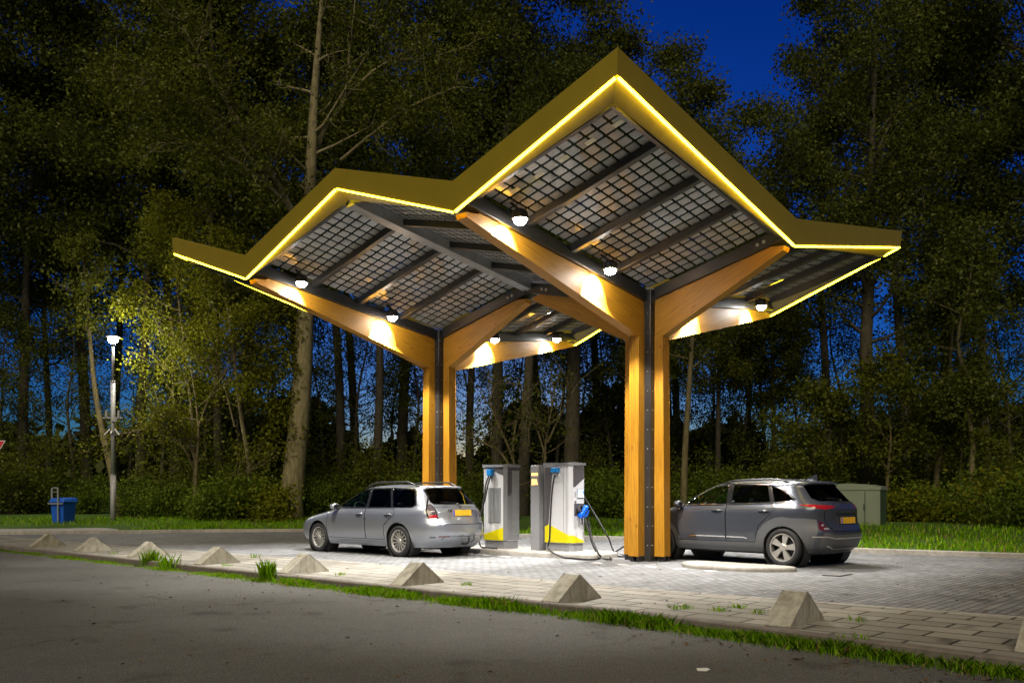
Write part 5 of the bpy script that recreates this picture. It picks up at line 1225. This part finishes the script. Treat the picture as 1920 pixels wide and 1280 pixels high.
traced('woodland_tree', 'thin wavy trunk just right above the utility cabinet', 33, [(1663, 950), (1664, 900), (1670, 830), (1668, 780), (1667, 740), (1672, 680)], .08, 31, limbs=13, limb_len=2.2, lo=.3, leaves=9000, leaf=.085, spread=.42, mat='leaf_mid', barkm='bark_pale')
traced('woodland_tree', 'thin pale sapling above the rear window of the grey car', 34, [(1527, 950), (1528, 890), (1526, 840), (1522, 790), (1524, 740)], .08, 32, limbs=14, limb_len=2.2, lo=.25, leaves=9500, leaf=.085, spread=.42, mat='leaf_mid', barkm='bark_pale')
traced('arching_shrub', 'tall multi stemmed shrub with arching bare stems left of the poplar', 36.5,
  [(364, 970), (368, 880), (372, 800), (360, 700), (348, 620)], .08, 33,
  extra=[([(366, 900), (362, 850), (330, 815), (300, 802), (262, 806), (232, 815)], .06), ([(364, 880), (345, 840, -.5), (320, 815, -.5), (305, 780, -.5), (300, 760)], .05), ([(370, 860), (330, 780, .5), (325, 700, .5), (330, 640, .5)], .04), ([(372, 800), (395, 740), (430, 680), (440, 600)], .04), ([(366, 930), (420, 900, -.5), (470, 880, -.5)], .035), ([(440, 800, 0), (425, 740, 0), (410, 690, 0)], .04)],
  limbs=12, limb_len=1.8, lo=.3, leaves=5500, leaf=.085, spread=.36, mat='leaf_bright', barkm='bark_pale')
traced('bare_shrub', 'nearly bare branching shrub behind the left charger', 36, [(972, 958), (966, 880), (950, 830), (930, 780), (925, 740)], .09, 34,
  extra=[([(968, 900), (940, 850), (905, 830), (870, 815)], .06), ([(960, 860), (968, 790), (985, 740)], .05), ([(950, 830), (920, 760), (930, 720)], .05), ([(1020, 940), (1022, 850), (1028, 800), (1040, 740)], .07), ([(1024, 860), (1005, 800), (985, 780)], .05), ([(1026, 830), (1050, 780), (1070, 740)], .05)],
  limbs=8, limb_len=1.4, lo=.3, leaves=1200, leaf=.1, spread=.4, mat='leaf_dark', barkm='bark_pale')
# ---- shrubs of the wood edge
def bush_kind(seed, w, h, n, leaf, mat):
    rr = np.random.default_rng(seed); t = thing('shrub', 'x', 'shrub'); mb = MB(); tips = []
    for k in range(16):
        a = rr.uniform(0, 6.28); d = (math.cos(a) * rr.uniform(.2, 1), math.sin(a) * rr.uniform(.2, 1), rr.uniform(.6, 1.6)); L = h * rr.uniform(.6, 1.1)
        p = curve_path((rr.normal() * w * .12, rr.normal() * w * .12, -.1), d, L, 6, .16, -.03, rr); mb.tube(p, [.022 * (1 - i / 7) + .003 for i in range(7)], 4, cap=False)
        for q in p[2:]:
            for _ in range(4): tips.append(q + rr.normal(size=3) * np.array([w * .16, w * .16, h * .10]))
    mb.build('stem', MT['bark'], t)
    tips = np.array(tips); tips[:, 2] = np.abs(tips[:, 2]) ; ct = rr.random(len(tips)); idx = rr.integers(0, len(tips), n)
    C = tips[idx] + rr.normal(size=(n, 3)) * rr.uniform(.08, .24, (n, 1)) * max(1, w * .5); C[:, 2] = np.maximum(C[:, 2], .05)
    leaf_mesh('foliage', C, leaf, mat, t, ct[idx], flat=.6); return t
BK = [bush_kind(41, 2.0, 1.7, 5200, .075, 'leaf_green'), bush_kind(42, 2.6, 2.6, 7000, .08, 'leaf_green'), bush_kind(43, 1.7, 1.2, 3800, .07, 'leaf_bright'), bush_kind(44, 3.2, 3.8, 9500, .088, 'leaf_mid')]
usedb = set()
bushes = [
 (20, 43, 3, 1.0, 'dark shrub at the far left edge of the photo'), (72, 45, 1, 1.0, 'dark shrub left of the blue bin'), (160, 44, 1, .8, 'low dark shrub between bin and street lamp'),
 (262, 39, 0, 1.0, 'low leafy shrub just right of the street lamp foot'), (318, 38, 1, .75, 'shrub with twigs right of the street lamp'), (352, 41, 3, .9, 'tall dark shrub behind the arching stems'),
 (400, 35.5, 0, 1.05, 'leafy shrub at the foot of the arching stems'), (432, 37, 2, 1.5, 'bright yellow green shrub left of the poplar trunk'), (455, 40, 3, .8, 'tall shrub in the shade left of the poplar'),
 (480, 36, 0, 1.15, 'dense green shrub just left of the poplar foot'), (515, 35.5, 2, 1.3, 'light green shrub in front of the poplar foot'), (580, 40, 1, .85, 'shrub right of the poplar above the silver car bonnet'),
 (620, 44, 3, .8, 'dark shrub above the windscreen of the silver car'), (680, 43, 3, .85, 'dark shrub above the roof of the silver car'), (740, 46, 3, .9, 'dark shrub left of the rear column'),
 (790, 42, 1, .9, 'dark shrub partly behind the rear column'), (870, 46, 3, .9, 'dark shrub right of the rear column'), (940, 44, 1, .8, 'dark shrub behind the left charger'),
 (1130, 40, 1, 1.0, 'dark shrub right of the near charger'), (1165, 37, 0, 1.1, 'leafy shrub close left of the front column'), (1110, 46, 3, .9, 'tall dark shrub in the shade behind the near charger'),
 (1300, 40, 3, .75, 'dark shrub above the bonnet of the grey car'), (1350, 38, 1, .95, 'dark shrub above the windscreen of the grey car'), (1410, 41, 3, .75, 'shrub above the roof of the grey car'), (1470, 37, 1, 1.0, 'leafy shrub above the rear of the grey car'),
 (1545, 36, 1, .95, 'leafy shrub behind the left end of the cabinet'), (1590, 38, 3, .75, 'tall shrub behind the middle of the cabinet'), (1690, 30.5, 2, 1.2, 'bright low shrub right beside the cabinet'),
 (1735, 31, 0, .95, 'green shrub right of the cabinet'), (1775, 34, 1, .8, 'shrub between the two crooked trunks'), (1720, 37, 3, .8, 'tall dark shrub in the gap right of the cabinet'), (1810, 38, 3, .85, 'tall dark shrub behind the crooked pale trunk'),
 (1845, 29.5, 0, 1.0, 'green shrub at the foot of the crooked pale trunk'), (1890, 28, 2, 1.5, 'bright shrub near the right edge of the photo'), (1870, 34, 3, .8, 'tall dark shrub at the right edge'), (1925, 26, 1, .9, 'shrub cut off by the right edge of the photo')]
for i, (px, y, k, s, lab) in enumerate(bushes):
    o = BK[k] if k not in usedb else copy_tree(BK[k]); usedb.add(k)
    o.location = ((px - CXP) / FPX * y, y, ground_z(y)); o.rotation_euler = (0, 0, i * 1.3); o.scale = (s, s, s); tag(o, lab, 'shrub', 'shrubs along the edge of the wood')
# ---- far wood: dark mass low behind the trees
rr = np.random.default_rng(77); n = 42000
x = rr.uniform(-75, 75, n); y = rr.uniform(66, 78, n); hgt = 7.0 + 2.2 * np.sin(x * .21) + 1.5 * np.sin(x * .73 + 1); z = rr.random(n) ** 1.2 * hgt
a2 = rr.uniform(R(128), R(412), 26000); r2 = rr.uniform(64, 78, 26000); x2 = r2 * np.cos(a2); y2 = r2 * np.sin(a2) + 6; z2 = rr.random(26000) * (15 + 3 * np.sin(a2 * 9))        # unseen leaf ring, added to darken what the cars reflect
x = np.concatenate([x, x2]); y = np.concatenate([y, y2]); z = np.concatenate([z, z2])
tag(leaf_mesh('far_wood', np.stack([x, y, z + .2], 1), .75, 'leaf_dark'), 'dark far undergrowth closing the view behind the trees, with an unseen ring added round the scene', 'undergrowth', kind='stuff')
# ---- grass
def blades(name, pos, h, wdt, lean=.5):
    n = len(pos); pos = np.asarray(pos); a = rng.uniform(0, 6.28, n); hh = (h * rng.uniform(.45, 1.25, n))[:, None] if np.isscalar(h) else (h * rng.uniform(.5, 1.2, n))[:, None]
    d = np.stack([np.cos(a), np.sin(a), np.zeros(n)], 1); sd = np.stack([-np.sin(a), np.cos(a), np.zeros(n)], 1) * wdt * rng.uniform(.6, 1.4, n)[:, None] / 2
    ln = rng.uniform(.1, lean, n)[:, None]; up = np.array([0, 0, 1.0])
    m1 = pos + up * hh * .55 + d * hh * ln * .3; tp = pos + up * hh + d * hh * ln
    v = np.stack([pos - sd, pos + sd, m1 + sd * .8, tp, m1 - sd * .8], 1)
    me = bpy.data.meshes.new(name); me.vertices.add(5 * n); me.vertices.foreach_set('co', v.ravel()); me.loops.add(5 * n); me.loops.foreach_set('vertex_index', np.arange(5 * n))
    me.polygons.add(n); me.polygons.foreach_set('loop_start', np.arange(0, 5 * n, 5)); me.polygons.foreach_set('loop_total', np.full(n, 5))
    at = me.attributes.new('tone', 'FLOAT', 'FACE'); at.data.foreach_set('value', rng.random(n).astype(np.float32)); me.materials.append(MT['grass_blade']); me.update()
    o = bpy.data.objects.new(name, me); COL.objects.link(o); return o
def along(path, n):
    p = np.array([q[:2] for q in path], float); s = np.concatenate([[0], np.cumsum(np.linalg.norm(np.diff(p, axis=0), axis=1))]); t = rng.uniform(0, s[-1], n)
    return np.stack([np.interp(t, s, p[:, 0]), np.interp(t, s, p[:, 1])], 1)
kp = [(6.0, 3.9), (3.73, 6.34), (1.32, 8.95), (-5.6, 15.15), (-12.6, 21.4)]
NC = 420; cl = along(kp, NC); cs = rng.uniform(.22, 1.0, NC) * (.55 + .45 * np.sin(np.arange(NC) * .0 + cl[:, 1] * 2.3) ** 2)
clx = 960 + 1631 * cl[:, 0] / cl[:, 1]; cs *= np.where(clx > 750, 1.0, np.where(clx > 420, .75, .45))
NG = 32000; idx = rng.choice(NC, NG, p=cs / cs.sum()); q = cl[idx] + rng.normal(size=(NG, 2)) * .10 + np.array([-.09, -.10]) * rng.uniform(.2, 1.2, (NG, 1))
# keep the blades on the road side of the kerb
def side(q):
    out = np.zeros(len(q)); best = np.full(len(q), 1e9)
    for a, b in zip(near, near[1:]):
        a, b = np.array(a), np.array(b); d = (b - a) / np.linalg.norm(b - a); t = ((q - a) @ d).clip(0, np.linalg.norm(b - a)); c = a + t[:, None] * d; r = q - c; dist = np.linalg.norm(r, axis=1)
        sg = r @ np.array([-d[1], d[0]]); m = dist < best; best[m] = dist[m]; out[m] = sg[m]
    return out
sd_ = side(q); k = sd_ > .008; hh = (cs[idx] * .15)[k]
tag(blades('kerb_grass', np.concatenate([q[k], np.full((k.sum(), 1), ROADZ)], 1), hh, .0045, 1.0), 'uneven fringe of green grass along the foot of the road kerb', 'grass', kind='stuff')
n = 60000; px = rng.uniform(-60, 2000, n); dd = rng.random(n) ** 1.5 * 9 + .12
fpp = np.array([[p.x, p.y] for p in fp]); base = along(fp, n); pos = base + np.stack([np.where(base[:, 0] > 0, .25 * dd, 0), dd], 1)
ok = (np.abs(pos[:, 0] / pos[:, 1]) < .68) & ~((pos[:, 0] < -12.8) & (pos[:, 1] < 31.2) & (pos[:, 1] > 27)); pos = pos[ok]; zz = .085 + (dd[ok]) * .025
tag(blades('verge_grass', np.concatenate([pos, zz[:, None]], 1), .13, .022, .7), 'green lawn grass along the verge behind the paving', 'grass', kind='stuff')
def tuft(lab, px, py, n, h, z, w=.06):
    p = G(px, py, z); t = rng.normal(size=(n, 2)) * w
    o = blades('grass_tuft', np.concatenate([t, np.zeros((n, 1))], 1), h, .006, .5); o.location = (p.x, p.y, z); tag(o, lab, 'grass tuft', 'tall grass tufts at the road kerb'); return o
tuft('tall green grass tuft on the kerb below the silver car front wheel', 501, 1089, 230, .30, ROADZ, .06)
tuft('tall grass tuft growing in front of the third wedge from the left', 283, 1061, 170, .29, ROADZ, .07)
tuft('dry brownish grass tuft just right of the taller one at left', 312, 1068, 80, .26, ROADZ, .10)
tuft('small grass tuft on the slabs above the tallest tuft', 478, 1045, 40, .09, .004, .06)
pp = np.array([[G(x, y)[0], G(x, y)[1], .005] for x, y in ((1385, 1140), (1270, 1142), (1280, 1140), (1345, 1146), (1420, 1150), (1610, 1165), (1607, 1198), (640, 1078), (876, 1097), (212, 1038), (183, 1030), (424, 1061))])
idx = rng.integers(0, len(pp), 420)
tag(blades('paving_weeds', pp[idx] + np.concatenate([rng.normal(size=(420, 2)) * .05, np.zeros((420, 1))], 1), .05, .008, .9), 'tiny weeds growing in the joints of the slabs', 'weeds', kind='stuff')
